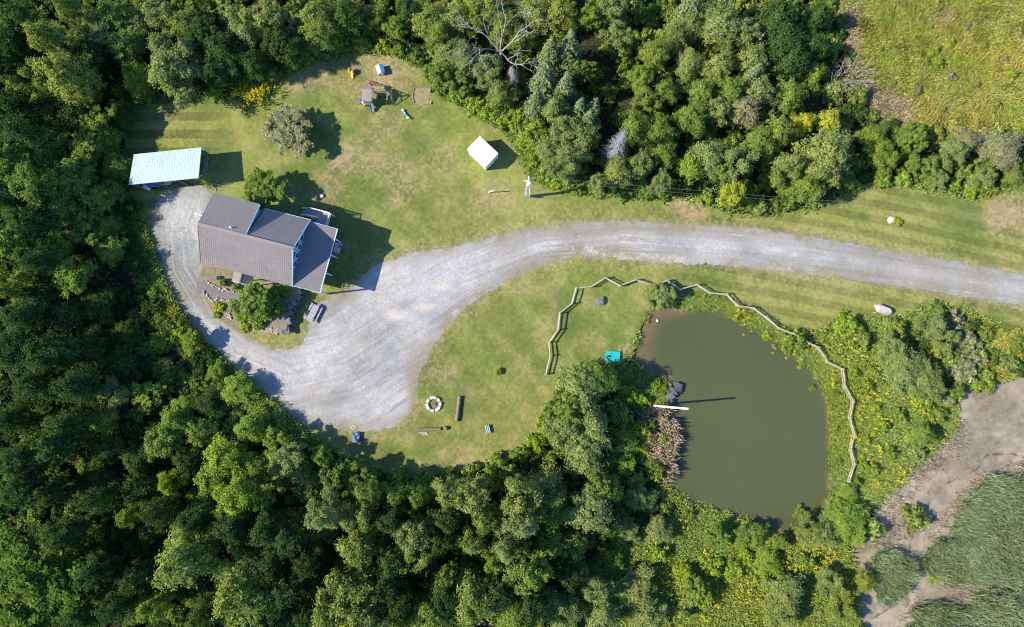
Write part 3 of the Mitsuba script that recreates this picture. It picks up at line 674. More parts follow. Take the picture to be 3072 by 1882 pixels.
SECT = [  # (x0,y0,x1,y1, phrase) in the survey's frame, 2464 x 1510
    (0, 0, 330, 250, 'in the upper left corner wood'), (330, 0, 560, 250, 'in the wood above the carport lawn'), (560, 0, 860, 140, 'in the wood above the yellow flowers'), (560, 140, 860, 300, 'at the lawn edge near the yellow flowers'),
    (860, 0, 1080, 160, 'in the wood above the play lawn'), (1080, 0, 1280, 250, 'around the big bare white tree'), (1280, 0, 1450, 240, 'beside the top centre spruces'), (1450, 0, 1640, 260, 'beside the shady track at top centre'),
    (1640, 0, 1850, 250, 'in the wood left of the golden meadow'), (1850, 0, 2075, 260, 'on the shaded edge of the golden meadow'), (1080, 250, 1420, 480, 'between the white shed and the dead spruce'), (860, 140, 1080, 260, 'at the play lawn edge'),
    (1420, 260, 1640, 500, 'below the dead spruce by the wires'), (1640, 250, 1850, 520, 'by the grassy gap above the drive'), (1850, 260, 2080, 530, 'around the large pale tree above the drive'), (2075, 40, 2464, 265, 'standing in the golden meadow'), (2080, 260, 2464, 500, 'in the scrub row below the golden meadow'),
    (0, 250, 330, 400, 'in the wood left of the carport lawn'), (0, 400, 330, 520, 'in the wood left of the carport'), (0, 520, 330, 680, 'in the wood left of the house'), (0, 680, 330, 900, 'in the dark wood left of the drive bend'),
    (330, 480, 560, 900, 'on the weedy bank along the drive bend'), (0, 900, 330, 1120, 'in the dark wood at mid left'), (330, 900, 560, 1120, 'in the wood below the drive bend'), (560, 900, 860, 1120, 'at the wood edge under the gravel pad'),
    (0, 1120, 330, 1300, 'in the dark hollow at lower left'), (0, 1300, 330, 1510, 'in the lower left corner'), (330, 1120, 600, 1300, 'in the bright clump at lower left'), (330, 1300, 720, 1510, 'along the bottom edge left of centre'),
    (600, 1120, 860, 1300, 'in the wood left of the lower lawn'), (720, 1300, 1000, 1510, 'along the bottom edge near centre'), (860, 1120, 1100, 1300, 'directly below the lower lawn'), (1100, 1060, 1300, 1300, 'below the right end of the lower lawn'),
    (1300, 980, 1480, 1160, 'in the grove left of the cattails'), (1300, 1160, 1480, 1330, 'in the grove below the cattails'), (1000, 1300, 1220, 1510, 'at bottom centre'), (1220, 1300, 1400, 1510, 'at bottom right of centre'),
    (1480, 980, 1640, 1230, 'on the pond\'s left bank'), (1300, 860, 1640, 980, 'by the turquoise raft'), (1400, 1230, 1660, 1510, 'in the clearing below the pond\'s left end'), (1660, 1230, 1910, 1510, 'in the scrub below the pond'),
    (1910, 1160, 2090, 1510, 'at the pond\'s lower right corner'), (2090, 1160, 2464, 1510, 'on the grey mud flat'), (1960, 700, 2110, 900, 'by the fence bend right of the pond'), (2110, 700, 2464, 960, 'in the thicket below the drive\'s right end'),
    (2045, 860, 2464, 1160, 'in the goldenrod strip by the mud'), (1740, 740, 2045, 1160, 'on the bank between pond and fence'), (1500, 640, 1700, 760, 'at the pond\'s upper end'), (860, 860, 1300, 1060, 'on the lower lawn'), (330, 380, 760, 860, 'beside the house')]
ORD = ['first', 'second', 'third', 'fourth', 'fifth', 'sixth', 'seventh', 'eighth', 'ninth', 'tenth', 'eleventh', 'twelfth', 'thirteenth', 'fourteenth']
SPECIAL = {(693, 316): ('shrub_tree', 'isolated round grey brown shrub on the striped lawn above the house', 'tree'), (632, 460): ('shrub_tree', 'rounded green tree against the house beside the carport', 'tree'),
           (75, 1425): (None, 'huge green broadleaf tree filling the lower left corner', 'tree'), (1584, 714): (None, 'rounded blue green willow at the pond\'s upper end by the fence', 'tree'),
           (535, 680): (None, 'left of two clipped round shrubs before the entry roof', 'shrub'), (566, 690): (None, 'right of two clipped round shrubs before the entry roof', 'shrub'),
           (1198, 895): (None, 'small golden round shrub alone on the lower lawn', 'shrub'), (660, 700): (None, 'leafy shrub under the right end of the big roof', 'shrub'),
           (2208, 1250): (None, 'round olive shrub alone on the mud flat', 'shrub')}
plants = []
for src, default in ((TREES, 'tree'), (SHRUBS, 'shrub')):
    for tok in src.split():
        x, y, r_, k = tok.split(','); x, y, r_ = int(x), int(y), int(r_)
        if r_ > 0:
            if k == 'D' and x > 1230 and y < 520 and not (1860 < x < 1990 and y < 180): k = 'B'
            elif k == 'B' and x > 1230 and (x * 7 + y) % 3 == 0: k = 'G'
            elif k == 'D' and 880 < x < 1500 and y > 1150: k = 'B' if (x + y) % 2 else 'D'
            plants.append([x, y, r_, k])
named = {}
spots = []
for i, (x, y, r_, k) in enumerate(plants):
    mat, form, words = KIND[k]
    rad = r_ / 16.04
    if form == 'bush':
        h = min(rad * 1.25 + .5, 3.2)
        zc = h * .6
    else:
        h = rad * 1.75 + 4.0
        if 90 < x < 190 and 240 < y < 820: h = rad * 1.2 + 4.8
        elif x < 190 or y > 1180 and x < 1300: h = h * 1.15 + 3.0
        elif x < 480 and 215 < y < 1000 or x < 620 and 780 < y < 1000:
            h = rad * .95 + (3.8 if x < 235 else 2.0)
        elif x < 760 and 1000 < y < 1180 or 840 < x < 1330 and y < 1180: h -= 1.5
        if (x, y) == (693, 316): h = 4.3
        if (x, y) == (632, 460): h = 5.0
        if (x, y) == (1584, 714): h = 3.6
        if (x, y) == (75, 1425): h = 13
        if 1480 < x < 2090 and y > 1050: h = rad * 1.15 + 1.4
        if x > 2090: h = rad * 1.3 + 1.6
        if 300 < x < 480 and y < 240: h -= 1.5
        if k == 'C': h = rad * 2.6 + 5
        if k in 'YL' and x > 1640: h -= 1
        zc = h * (.62 if k != 'C' else .45)
    P = F(x, y, zc)
    rad *= (1 - zc / CAM_H)
    near = shapely.distance(Point(P[:2]), GRAVEL)
    spots.append((P, rad))
    sec = next((s[4] for s in SECT if s[0] <= x < s[2] and s[1] <= y < s[3]), 'at the clearing\'s edge')
    if (x, y) in SPECIAL and SPECIAL[(x, y)]:
        name, lab, cat = SPECIAL[(x, y)]
    else:
        size = 'small ' if r_ < 26 else ('large ' if r_ >= 50 else '')
        noun = {'round': 'tree', 'spruce': 'spruce', 'bush': 'shrub'}[form]
        lab, cat, name = f'{size}{words} {noun} {sec}', {'round': 'tree', 'spruce': 'conifer', 'bush': 'shrub'}[form], None
    key = uniq({'round': 'broadleaf_tree', 'spruce': 'spruce_tree', 'bush': 'shrub'}[form])
    named.setdefault(lab, []).append((x, y, key, cat))
    if (x, y) in ((693, 316), (632, 460), (1584, 714)): form = 'dome'
    elif (x, y) == (75, 1425): form = 'maple'
    elif form == 'round' and ((x * 3 + y) % 5 < 2 or x > 1640 and y < 320 and (x + y) % 3): form = 'feather'
    elif form == 'round' and k in 'GONY' or form == 'round' and (x + y) % 3 == 0: form = 'airy'
    v = (x * 7 + y * 13) % NVAR[form]
    rot = (x * 37 + y * 91) % 360
    if form == 'bush':
        sc = (rad / 1.35, rad / 1.35, h / 2.0)
    else:
        sc = (rad / REFR, rad / REFR * (1 + .12 * math.sin(x)), h / REFH)
    if (x, y) in ((1198, 895), (1758, 465), (1938, 293), (1995, 290)): mat = 'leaf_lime'
    if form == 'maple': mat = 'leaf_maple'
    base = P.copy(); base[2] = float(zground([P[0]], [P[1]])[0]) - .02
    scene[key] = {'type': 'instance', 'shapegroup': {'type': 'ref', 'id': nursery(form, mat, v)}, 'to_world': T().translate(base.tolist()).rotate([0, 0, 1], rot).scale(list(sc))}
for lab, got in named.items():
    got.sort(key=lambda q: q[0])
    for j, (x, y, key, cat) in enumerate(got):
        l = lab if len(got) == 1 else f'{lab}, ' + (f'{"left" if j == 0 else "right"} one of two' if len(got) == 2 else f'{ORD[j]} from left')
        tag(key, l, cat, {'tree': 'trees of the woods around the clearing', 'conifer': 'spruces among the broadleaf trees', 'shrub': 'shrubs along the clearing edges'}[cat])

# undergrowth: the continuous low brush of the woods
FOREST = FRAME.difference(CLEAR.buffer(.6)).difference(POND.buffer(1.0)).difference(MUD).difference(MEADOW.buffer(-.5)).difference(POND_BANK_E).difference(BOTTOM_WILD).difference(WEST_BANK)
TRACK = LineString([F(x, y)[:2] for x, y in [(1380, -40), (1400, 40), (1420, 110), (1480, 200), (1520, 290), (1600, 380), (1640, 430), (1640, 470)]]).buffer(1.6)
FOREST = FOREST.difference(polyF([(1930, 740), (2110, 760), (2110, 900), (1930, 900)])).difference(TRACK)
pp = poisson(FOREST, 2.3, 11)
ug_r = np.random.default_rng(12)
n_ug = 0
for q in pp:
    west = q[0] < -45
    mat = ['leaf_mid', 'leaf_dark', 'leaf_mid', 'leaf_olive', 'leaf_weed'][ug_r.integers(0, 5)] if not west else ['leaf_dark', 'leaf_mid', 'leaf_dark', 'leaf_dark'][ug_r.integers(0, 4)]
    s = ug_r.uniform(.75, 1.35)
    n_ug += 1
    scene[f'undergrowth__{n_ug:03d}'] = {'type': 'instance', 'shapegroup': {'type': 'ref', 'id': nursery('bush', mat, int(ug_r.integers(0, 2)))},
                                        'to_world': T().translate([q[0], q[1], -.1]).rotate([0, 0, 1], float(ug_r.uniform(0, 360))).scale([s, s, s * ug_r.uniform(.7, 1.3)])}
tag('undergrowth', 'low leafy brush covering the floor of the woods', 'undergrowth', kind='stuff')


def tufts(poly_pts, n_blade, hgt, wid, lean, seed, spread=.35, zf=None, lean_dir=None, wander=0.0):
    """Bent grass blades, n_blade to each point."""
    r = np.random.default_rng(seed)
    P = np.repeat(poly_pts, n_blade, 0)
    n = len(P)
    P = P + r.normal(0, spread, (n, 2))
    h = hgt * r.uniform(.55, 1.25, n)
    a = r.uniform(0, 6.283, n); L = lean * r.uniform(.3, 1.3, n) * h
    off = np.stack([np.cos(a) * L, np.sin(a) * L], 1)
    if lean_dir is not None:
        off = off * .6 + np.array(lean_dir) * (h * r.uniform(.2, .7, n))[:, None]
    if wander:
        ang = 12 * meshkit.fbm(np.column_stack([P[:, 0] * .35, P[:, 1] * .35, np.full(n, seed * .7)]), 2)
        off = off * .6 + np.stack([np.cos(ang), np.sin(ang)], 1) * (h * wander * r.uniform(.3, 1.1, n))[:, None]
        h = h * (.65 + .7 * meshkit.fbm(np.column_stack([P[:, 0] * .5, P[:, 1] * .5, np.full(n, seed * .3)]), 2))
    z0 = (zf(P[:, 0], P[:, 1]) if zf else np.zeros(n)) - .05
    b = r.uniform(0, 6.283, n); wv = np.stack([np.cos(b), np.sin(b)], 1) * (wid * r.uniform(.6, 1.3, n) / 2)[:, None]
    base = np.column_stack([P, z0]); mid = np.column_stack([P + off * .4, z0 + h * .65]); tip = np.column_stack([P + off, z0 + h * .95])
    w3 = np.column_stack([wv, np.zeros(n)])
    v = np.stack([base - w3 * .7, base + w3 * .7, mid + w3, mid - w3, tip], 1).reshape(-1, 3)
    i = np.arange(n)[:, None] * 5
    f = np.vstack([i + [0, 1, 2], i + [0, 2, 3], i + [3, 2, 4]])
    grp = np.repeat(r.uniform(0, 1, len(poly_pts)), n_blade)
    uv = np.repeat(np.stack([r.uniform(0, 1, n), grp], 1), 5, 0)
    return trimesh.Trimesh(v, f, process=False), uv


def cover(key, pts, label, cat, mat, *a, **k):
    m, uv = tufts(pts, *a, **k)
    put(key, m, mat, uv=uv); tag(key, label, cat, kind='stuff')


def nz(p, s, o):
    return meshkit.fbm(np.column_stack([p[:, 0] * s, p[:, 1] * s, np.full(len(p), o)]), 3)


mp = np.vstack([scatter(MEADOW.intersection(FRAME), 15000, 5), scatter(polyF([(2372, 808), (2500, 790), (2500, 885), (2380, 892), (2350, 850)]), 1300, 6)])
k = nz(mp, .17, 40.0); k = (k - k.min()) / (k.max() - k.min())
dryz = np.exp(-(((mp - F(2130, 262)[:2]) / [4.5, 3.5]) ** 2).sum(1)) + np.exp(-(((mp - F(2035, 60)[:2]) / [2.5, 6]) ** 2).sum(1)) + .45 * np.exp(-(((mp - F(2330, 50)[:2]) / [5, 3]) ** 2).sum(1)) + .8 * np.exp(-(((mp - F(2070, 265)[:2]) / [3, 3]) ** 2).sum(1))
isdry = (k * .8 + dryz + np.random.default_rng(1).normal(0, .08, len(mp))) > .78
cover('meadow_grass', mp[~isdry], 'tall golden green grass leaning over the upper right field', 'grass', 'grass_gold', 6, .8, .13, .8, 21, zf=None, wander=.5)
cover('straw_grass', mp[isdry], 'pale dry straw grass in bare looking patches of the field', 'dry grass', 'grass_dry', 7, .7, .12, .8, 22, wander=.5)
lp = scatter(MEADOW.intersection(FRAME), 9000, 15)
lp = lp[meshkit.fbm(np.column_stack([lp * .28, np.full(len(lp), 8.0)]), 3) > .57]
cover('lime_weeds', lp, 'bright lime green weeds in drifts through the field', 'weeds', 'leaf_yellow', 7, .75, .17, 1.2, 26)

gp = np.vstack([scatter(POND_BANK_E.difference(POND.buffer(.15)), 7000, 31), scatter(BOTTOM_WILD.difference(POND.buffer(.2)), 9500, 32), scatter(WEST_BANK.difference(POND.buffer(.1)), 900, 33), scatter(CATTAIL_BED, 260, 43), scatter(NORTH_BRUSH, 3000, 34), scatter(CLEAR.buffer(1.6).difference(CLEAR.buffer(-.15)).difference(POND.buffer(.2)).difference(WEED_BAND.buffer(2)).intersection(FRAME), 3200, 37), scatter(polyF([(1960, 790), (2130, 765), (2300, 735), (2420, 800), (2500, 800), (2500, 900), (2300, 935), (2000, 880)]), 2600, 39), scatter(MEADOW.intersection(FRAME), 1500, 35)])
cover('wild_grass', gp, 'rank yellow green grass and weeds around the pond and wood edges', 'weeds', 'leaf_weed', 7, .6, .16, 1.25, 23, zf=zground, lean_dir=(.2, .1))
ring = POND.buffer(1.5).difference(POND.buffer(-.15)).difference(polyF([(1500, 735), (1640, 735), (1640, 760), (1570, 800), (1545, 900), (1500, 900)]))
cover('pond_edge_grass', scatter(ring, 2600, 38), 'long grass hanging over the pond bank', 'grass', 'leaf_weed', 6, .6, .13, 1.0, 25, zf=zground)
wp = scatter(WEED_BAND, 4500, 36)
cover('bank_weeds', wp, 'shaded leafy weeds on the bank along the drive bend', 'weeds', 'leaf_weed', 6, .9, .17, .8, 24, lean_dir=(.3, 0))

# goldenrod heads over the weeds
rg = np.random.default_rng(77)
cent = np.vstack([np.array([F(x, y)[:2] for x, y in [(607, 205), (590, 222), (625, 222), (615, 235), (570, 232), (1770, 760), (1800, 780), (1840, 808), (1880, 840), (1900, 830), (2020, 810), (2030, 800), (2045, 830), (2105, 860), (2140, 900), (2110, 1080), (2075, 1060), (2100, 1040), (2065, 990), (2200, 980), (2215, 1000), (2090, 1110), (2080, 960), (1890, 1345), (1955, 1350), (1990, 1345), (1910, 1365), (1800, 1420), (1780, 1430), (1830, 1450), (1690, 1340), (1650, 1400), (1730, 1440), (1560, 1090), (2050, 1050), (2150, 945), (2190, 965), (1860, 815), (1920, 845), (2230, 1010), (2120, 1010), (1850, 1440), (1600, 1400), (1560, 1330), (2110, 950), (1490, 1325), (430, 800), (390, 818)]]),
                  scatter(POND_BANK_E.difference(POND.buffer(.5)), 10, 41), scatter(BOTTOM_WILD, 8, 42)])
pts = []
for c in cent:
    n = int(rg.integers(4, 11)); pts.append(c + rg.normal(0, rg.uniform(.4, 1.0), (n, 2)))
pts.append(F(608, 218)[:2] + rg.normal(0, 1, (130, 2)) * [1.5, 1.1])
pts = np.vstack(pts)
C, U = [], []
for q in pts:
    n = 9
    C.append(np.column_stack([q + rg.normal(0, .11, (n, 2)), rg.uniform(.85, 1.3, n)])); U.append(rg.uniform(0, 1, (n, 2)))
C, U = np.vstack(C), np.vstack(U)
v, f = quads(C, rg.normal(0, .5, C.shape) + [0, 0, 1], rg.uniform(.09, .18, len(C)), rg.uniform(1, 1.8, len(C)), rg)
put('goldenrod', trimesh.Trimesh(v, f, process=False), 'petal_gold', uv=np.repeat(U, 4, 0)); tag('goldenrod', 'yellow goldenrod flower heads dotted through the weeds', 'wildflowers', kind='stuff')
gpt = np.vstack([F(608, 218)[:2] + rg.normal(0, 1, (260, 2)) * [1.6, 1.2]])
cover('flower_stems', gpt, 'green stems under the big clump of yellow flowers', 'wildflowers', 'leaf_weed', 6, 1.1, .15, .4, 29)

rp = np.vstack([scatter(REEDS[0].buffer(1.2).intersection(FRAME), 5200, 51), scatter(REEDS[1].buffer(1.0).intersection(FRAME), 2700, 52), scatter(REEDS[2].buffer(.8), 520, 53)])
core = np.fmin.reduce([shapely.distance(shapely.points(rp), q.buffer(-2.2 if q.area > 60 else -.8)) for q in REEDS])
rp = rp[core + 5.5 * (meshkit.fbm(np.column_stack([rp * .45, np.full(len(rp), 2.0)]), 3) - .5) < 2.3]
cover('reeds', rp, 'grey green reeds standing in dense beds on the mud flat', 'reeds', 'reed_blade', 15, 1.8, .105, .7, 54, spread=.22, wander=.25)
edge = np.vstack([scatter(REEDS[0].buffer(1.6).difference(REEDS[0]).intersection(FRAME), 420, 55), scatter(REEDS[1].buffer(1.2).difference(REEDS[1]).intersection(FRAME), 220, 56), scatter(polyF([(2080, 1240), (2150, 1190), (2240, 1120), (2200, 1180), (2170, 1230), (2180, 1300), (2120, 1320), (2060, 1340)]), 150, 57), scatter(polyF([(2150, 1140), (2250, 1080), (2310, 1010), (2330, 1060), (2230, 1150)]), 110, 58)])
cover('sedge', edge, 'dry tan sedge thinning out across the mud', 'sedge', 'sedge_blade', 5, .8, .08, .9, 59)
cp = scatter(CATTAIL_BED.buffer(.5), 1000, 61)
cp = cp[meshkit.fbm(np.column_stack([cp * .6, np.full(len(cp), 3.0)]), 2) > .38]
cover('cattails', cp, 'brown dry cattails leaning at the pond\'s left edge', 'cattails', 'grass_dry', 7, 1.4, .14, .7, 62, lean_dir=(.25, -.1))

# ------------------------------------------------------------------ dead trees
def branch_tree(mb, base, d, L, rad, depth, r, up=.15, spread=.55, twigs=3):
    n = 4
    pts = [np.array(base, float)]
    d = np.array(d, float) / np.linalg.norm(d)
    for _ in range(n):
        d = d + r.normal(0, .12, 3) + [0, 0, up * .15]; d /= np.linalg.norm(d)
        pts.append(pts[-1] + d * L / n)
    mb.tube(pts, np.linspace(rad, rad * .45, n + 1), 5 if depth > 1 else 4, cap=False)
    if depth > 0:
        for k in range(twigs):
            t = pts[r.integers(2, n + 1)]
            nd = d + r.normal(0, spread, 3)
            branch_tree(mb, t, nd, L * r.uniform(.5, .75), rad * .5, depth - 1, r, up, spread, twigs)


DEAD = [  # base x, y (ground), list of limb directions, length, radius, label
    ((1204, 150), 13.0, 2.6, .19, 4, 'big bare white tree spreading over the top centre woods', 5, .50, 'dead_wood'),
    ((700, 100), 6.5, 1.2, .15, 3, 'bare white tree with thin limbs in the wood above yellow flowers', 3, .45, 'dead_wood'),
    ((2008, 200), 5.0, .8, .10, 3, 'left of two bare grey bushes at the golden meadow edge', 9, .5, 'dead_wood'),
    ((2044, 196), 4.6, .8, .10, 3, 'right of two bare grey bushes at the golden meadow edge', 9, .5, 'dead_wood'),
    ((1858, 270), 4.5, .9, .1, 3, 'thin bare white tree among the trees left of the meadow', 3, .45, 'dead_wood'),
    ((930, 1260), 4.5, 1.0, .1, 2, 'small bare white tree standing in shade below the lower lawn', 3, .55, 'dead_wood'),
    ((230, 250), 7.0, 1.2, .1, 2, 'bare pale limb sticking out of the wood left of the lawn', 2, .5, 'dead_wood'),
    ((2130, 250), 1.2, .5, .05, 3, 'bare grey twiggy bush beside the straw patch', 5, .6, 'twig_grey_shade'),
    ((2270, 285), 1.0, .5, .04, 3, 'bare grey bush low in the middle of the field', 5, .6, 'twig_grey_shade'),
    ((2310, 195), 1.2, .5, .05, 3, 'grey dead bush near the right of the field', 5, .6, 'twig_grey_shade'),
    ((2280, 195), 1.1, .5, .04, 3, 'grey dead bush left of its twin in the field', 5, .6, 'twig_grey_shade'),
    ((2355, 165), 1.2, .5, .05, 3, 'upper right grey dead bush in the field', 5, .6, 'twig_grey_shade'),
    ((2150, 236), 1.2, .5, .05, 3, 'round grey dead bush above the straw patch', 5, .6, 'twig_grey_shade')]
for i, ((x, y), H_, L_, rad_, dep, lab, nl, spr, mat) in enumerate(DEAD):
    r = np.random.default_rng(100 + i)
    b = F(x, y); small = 'bush' in lab
    key = thing('dead_bush' if small else 'dead_tree', lab, 'bush' if small else 'dead tree', 'dead bushes of the field' if small else 'bare dead trees')
    t = MB()
    if not small:
        t.tube([b - [0, 0, .1], b + [.1, .1, H_ * .28]], [rad_, rad_ * .8], 7)
        put(key + '__trunk', t, mat, 40)
        t = MB()
    for k_ in range(nl):
        a = 6.283 * k_ / nl + r.uniform(-.4, .4)
        tilt = r.uniform(.25, .75) if not small else r.uniform(.4, 1.1)
        d = [math.cos(a) * tilt, math.sin(a) * tilt, 1]
        branch_tree(t, b + ([0, 0, H_ * .26] if not small else [0, 0, -.05]), d, H_ * (.42 if not small else .5), rad_ * .62, dep, r, .1, spr)
    put(key + '__branches', t, mat, 40)
# dead spruces: trunk with drooping bare boughs
for i, (x, y, h, R, lab, mat) in enumerate([(1470, 378, 13.0, 2.5, 'blue grey dead spruce leaning in the dark gap above the drive', 'twig_grey_shade'), (1232, 205, 7.0, 1.7, 'pale bare spruce right of the big white tree', 'dead_wood'), (1800, 130, 7, .8, 'thin pale dead snag among trees left of the meadow', 'dead_wood')]):
    r = np.random.default_rng(140 + i); b = F(x, y)
    key = thing('dead_spruce', lab, 'dead tree', 'bare dead trees')
    t = MB(); t.tube([b, b + [.1, .2, h]], [.16, .02], 6); put(key + '__trunk', t, mat, 40)
    t = MB()
    for z in np.linspace(1.2, h - .3, 60):  # bough whorls
        k_ = 1 - (z / h) * .85
        for _ in range(7):
            a = r.uniform(0, 6.283); L = R * k_ * r.uniform(.6, 1.1)
            q0 = b + [0, 0, z]; q2 = q0 + [math.cos(a) * L, math.sin(a) * L, -.25 * L]
            t.tube([q0, (q0 + q2) / 2 + [0, 0, .08], q2], [.03, .02, .008], 3, cap=False)
            for _ in range(2):
                s = r.uniform(.4, .9); q = q0 * (1 - s) + q2 * s; b2 = a + r.choice([-1, 1]) * r.uniform(.5, 1)
                t.tube([q, q + [math.cos(b2) * L * .35, math.sin(b2) * L * .35, -.1]], [.015, .005], 3, cap=False)
    put(key + '__branches', t, mat)

# ------------------------------------------------------------------ house
HA = math.radians(-14.5)
HU = np.array([math.cos(HA), math.sin(HA), 0]); HV = np.array([-math.sin(HA), math.cos(HA), 0]); HZ = np.array([0, 0, 1.0])


def hp(u, v, z):
    return HU * u + HV * v + HZ * z


EAVE, RIDGE, DORM = 6.0, 10.0, 8.08
U0, U1, UD = -46.05, -32.5, -39.26
V0, VR, V1, VD = .75, 5.78, 10.56, 10.62
H = thing('house', 'large grey brown metal-roofed house with pale blue gable and wraparound porch', 'house')


def ribbed(key, a, b, c, d, spacing, mat, thick=.10, rib=.02):
    """A ribbed metal roof slope: a-b along the eave, d-c along the ridge, ribs from eave to ridge."""
    a, b, c, d = [np.array(q, float) for q in (a, b, c, d)]
    n = np.cross(b - a, d - a); n /= np.linalg.norm(n)
    L = np.linalg.norm(b - a); k = max(2, int(round(L / spacing)))
    prof = []
    for i in range(k):
        t = i / k; w = 1.0 / k
        prof += [(t, 0), (t + w * .60, 0), (t + w * .70, rib), (t + w * .90, rib)]
    prof.append((1.0, 0))
    low = [a + (b - a) * t + n * h for t, h in prof]; hi = [d + (c - d) * t + n * h for t, h in prof]
    m = len(prof)
    v = low + hi; f = [[i, i + 1, m + i + 1, m + i] for i in range(m - 1)]
    v += [a - n * thick, b - n * thick, c - n * thick, d - n * thick]
    q = 2 * m
    f += [[q + 3, q + 2, q + 1, q], [0, q, q + 1, m - 1], [m, 2 * m - 1, q + 2, q + 3], [0, m, q + 3, q], [m - 1, q + 1, q + 2, 2 * m - 1]]
    return put(key, MB().add(v, f), mat)


ribbed(H + '__roof', hp(U0, V0, EAVE), hp(U1, V0, EAVE), hp(U1, VR, RIDGE), hp(U0, VR, RIDGE), .30, 'roof_metal')
tag(H + '__roof', 'broad lower roof slope facing the garden')
ribbed(H + '__roof', hp(U1, V1, EAVE), hp(UD, V1, EAVE), hp(UD, VR, RIDGE), hp(U1, VR, RIDGE), .30, 'roof_metal')
ribbed(H + '__dormer_roof', hp(UD, VD + .05, DORM), hp(U0 + .02, VD + .05, DORM), hp(U0 + .02, VR, RIDGE + .05), hp(UD, VR, RIDGE + .05), .30, 'roof_metal')
r_ = MB(); r_.bar(hp(U0 - .05, VR, RIDGE + .07), hp(U1 + .05, VR, RIDGE + .07), .42, .06); put(H + '__ridge_cap', r_, 'roof_metal')
# walls
w = MB(); a, b, c, d, e = .55, .45, .0, 0, 0
wl = [(U0 + .4, V0 + .5), (U1 - .35, V0 + .5), (U1 - .35, V1 - .5), (U0 + .4, V1 - .5)]
ez = EAVE + .30
ring0 = [hp(u, v, 0) for u, v in wl]; ring1 = [hp(u, v, ez) for u, v in wl]
pk = [hp(U0 + .4, VR, RIDGE - .28), hp(U1 - .35, VR, RIDGE - .28)]
w.add(ring0 + ring1 + pk, [[0, 1, 5, 4], [1, 2, 6, 5], [2, 3, 7, 6], [3, 0, 4, 7]])
w.add(ring1 + pk, [[1, 2, 5], [3, 0, 4]])
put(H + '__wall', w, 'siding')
dw = MB(); ud0, ud1 = U0 + .4, UD - .28
dw.add([hp(ud0, VR, RIDGE - .3), hp(ud1, VR, RIDGE - .3), hp(ud1, V1 - .5, DORM - .12), hp(ud0, V1 - .5, DORM - .12), hp(ud0, VR, EAVE), hp(ud1, VR, EAVE), hp(ud1, V1 - .5, EAVE), hp(ud0, V1 - .5, EAVE)],
       [[1, 5, 6, 2], [2, 6, 7, 3], [3, 7, 4, 0]])
put(H + '__dormer', dw, 'siding')
# fascia boards of the rakes and eaves
fs = MB()
fm = MB()
for (p, q) in ((hp(U0 - .02, V0, EAVE - .06), hp(U0 - .02, VR, RIDGE - .06)), (hp(U0, V0 - .02, EAVE - .1), hp(U1, V0 - .02, EAVE - .1)), (hp(U0, VD + .08, DORM - .1), hp(UD, VD + .08, DORM - .1))):
    fm.bar(p, q, .05, .2)
put(H + '__eave_trim', fm, 'roof_metal')
for (p, q) in ((hp(U1 + .02, V0, EAVE - .06), hp(U1 + .02, VR, RIDGE - .06)), (hp(U1 + .02, V1, EAVE - .06), hp(U1 + .02, VR, RIDGE - .06)),
               (hp(UD, V1 + .02, EAVE - .1), hp(U1, V1 + .02, EAVE - .1)), (hp(UD + .02, VD, DORM - .05), hp(UD + .02, VR, RIDGE - .02))):
    fs.bar(p, q, .05, .26)
put(H + '__fascia', fs, 'trim_shade_blue')
# gable windows facing the porch
gu = U1 - .35
for k, vc in enumerate((3.9, 5.15, 6.4, 7.65)):
    kz = H + '__window'
    z0, z1 = 6.12, 7.25
    key = put(kz, MB().hexa([hp(gu + o, vc + s * .52, z) for z in (z0, z1) for o, s in ((.0, -1), (.07, -1), (.07, 1), (.0, 1))]), 'trim_shade_blue')
    put(key + '__pane', MB().hexa([hp(gu + o, vc + s * .36, z) for z in (z0 + .16, z1 - .16) for o, s in ((.072, -1), (.085, -1), (.085, 1), (.072, 1))]), 'dark_glass')
for s in (-1, 1):
    z0 = 7.36
    q = [(VR + s * .12, z0), (VR + s * 1.75, z0), (VR + s * 1.75, z0 + .62), (VR + s * .12, z0 + 1.9)]
    if s < 0: q = q[::-1]
    fr = MB().add([hp(gu + .0, v, z) for v, z in q] + [hp(gu + .07, v, z) for v, z in q], [[4, 5, 6, 7], [0, 1, 5, 4], [1, 2, 6, 5], [2, 3, 7, 6], [3, 0, 4, 7]])
    key = put(H + '__window', fr, 'trim_shade_blue')
    cx = np.mean(q, 0); q2 = [(cx + (np.array(t) - cx) * .74) for t in q]
    put(key + '__pane', MB().add([hp(gu + .08, v, z) for v, z in q2], [[0, 1, 2, 3]]), 'dark_glass')
# porch across the gable: roof, posts, deck, railing
PU0, PU1, PZ0, PZ1, PV0, PV1 = U1 - .33, -28.6, 6.1, 5.6, .85, 10.3
ribbed(H + '__porch_roof', hp(PU1, PV0, PZ1), hp(PU1, PV1, PZ1), hp(PU0, PV1, PZ0), hp(PU0, PV0, PZ0), .33, 'roof_metal')
fs = MB(); fs.bar(hp(PU1 + .06, PV0 - .05, PZ1 - .08), hp(PU1 + .06, PV1 + .05, PZ1 - .08), .12, .20)
fs.bar(hp(PU0 + .06, PV0 - .04, PZ0 - .1), hp(PU1, PV0 - .04, PZ1 - .1), .06, .2); fs.bar(hp(PU0 + .06, PV1 + .04, PZ0 - .1), hp(PU1, PV1 + .04, PZ1 - .1), .06, .2)
put(H + '__gutter', fs, 'trim_shade_blue')
for vv in (1.0, 3.85, 6.6, 9.0):
    put(H + '__porch_post', MB().hexa([hp(PU1 - .5 + a, vv + b, z) for z in (0, PZ1 - .2) for a, b in ((-.1, -.1), (.1, -.1), (.1, .1), (-.1, .1))]), 'trim_shade_blue')
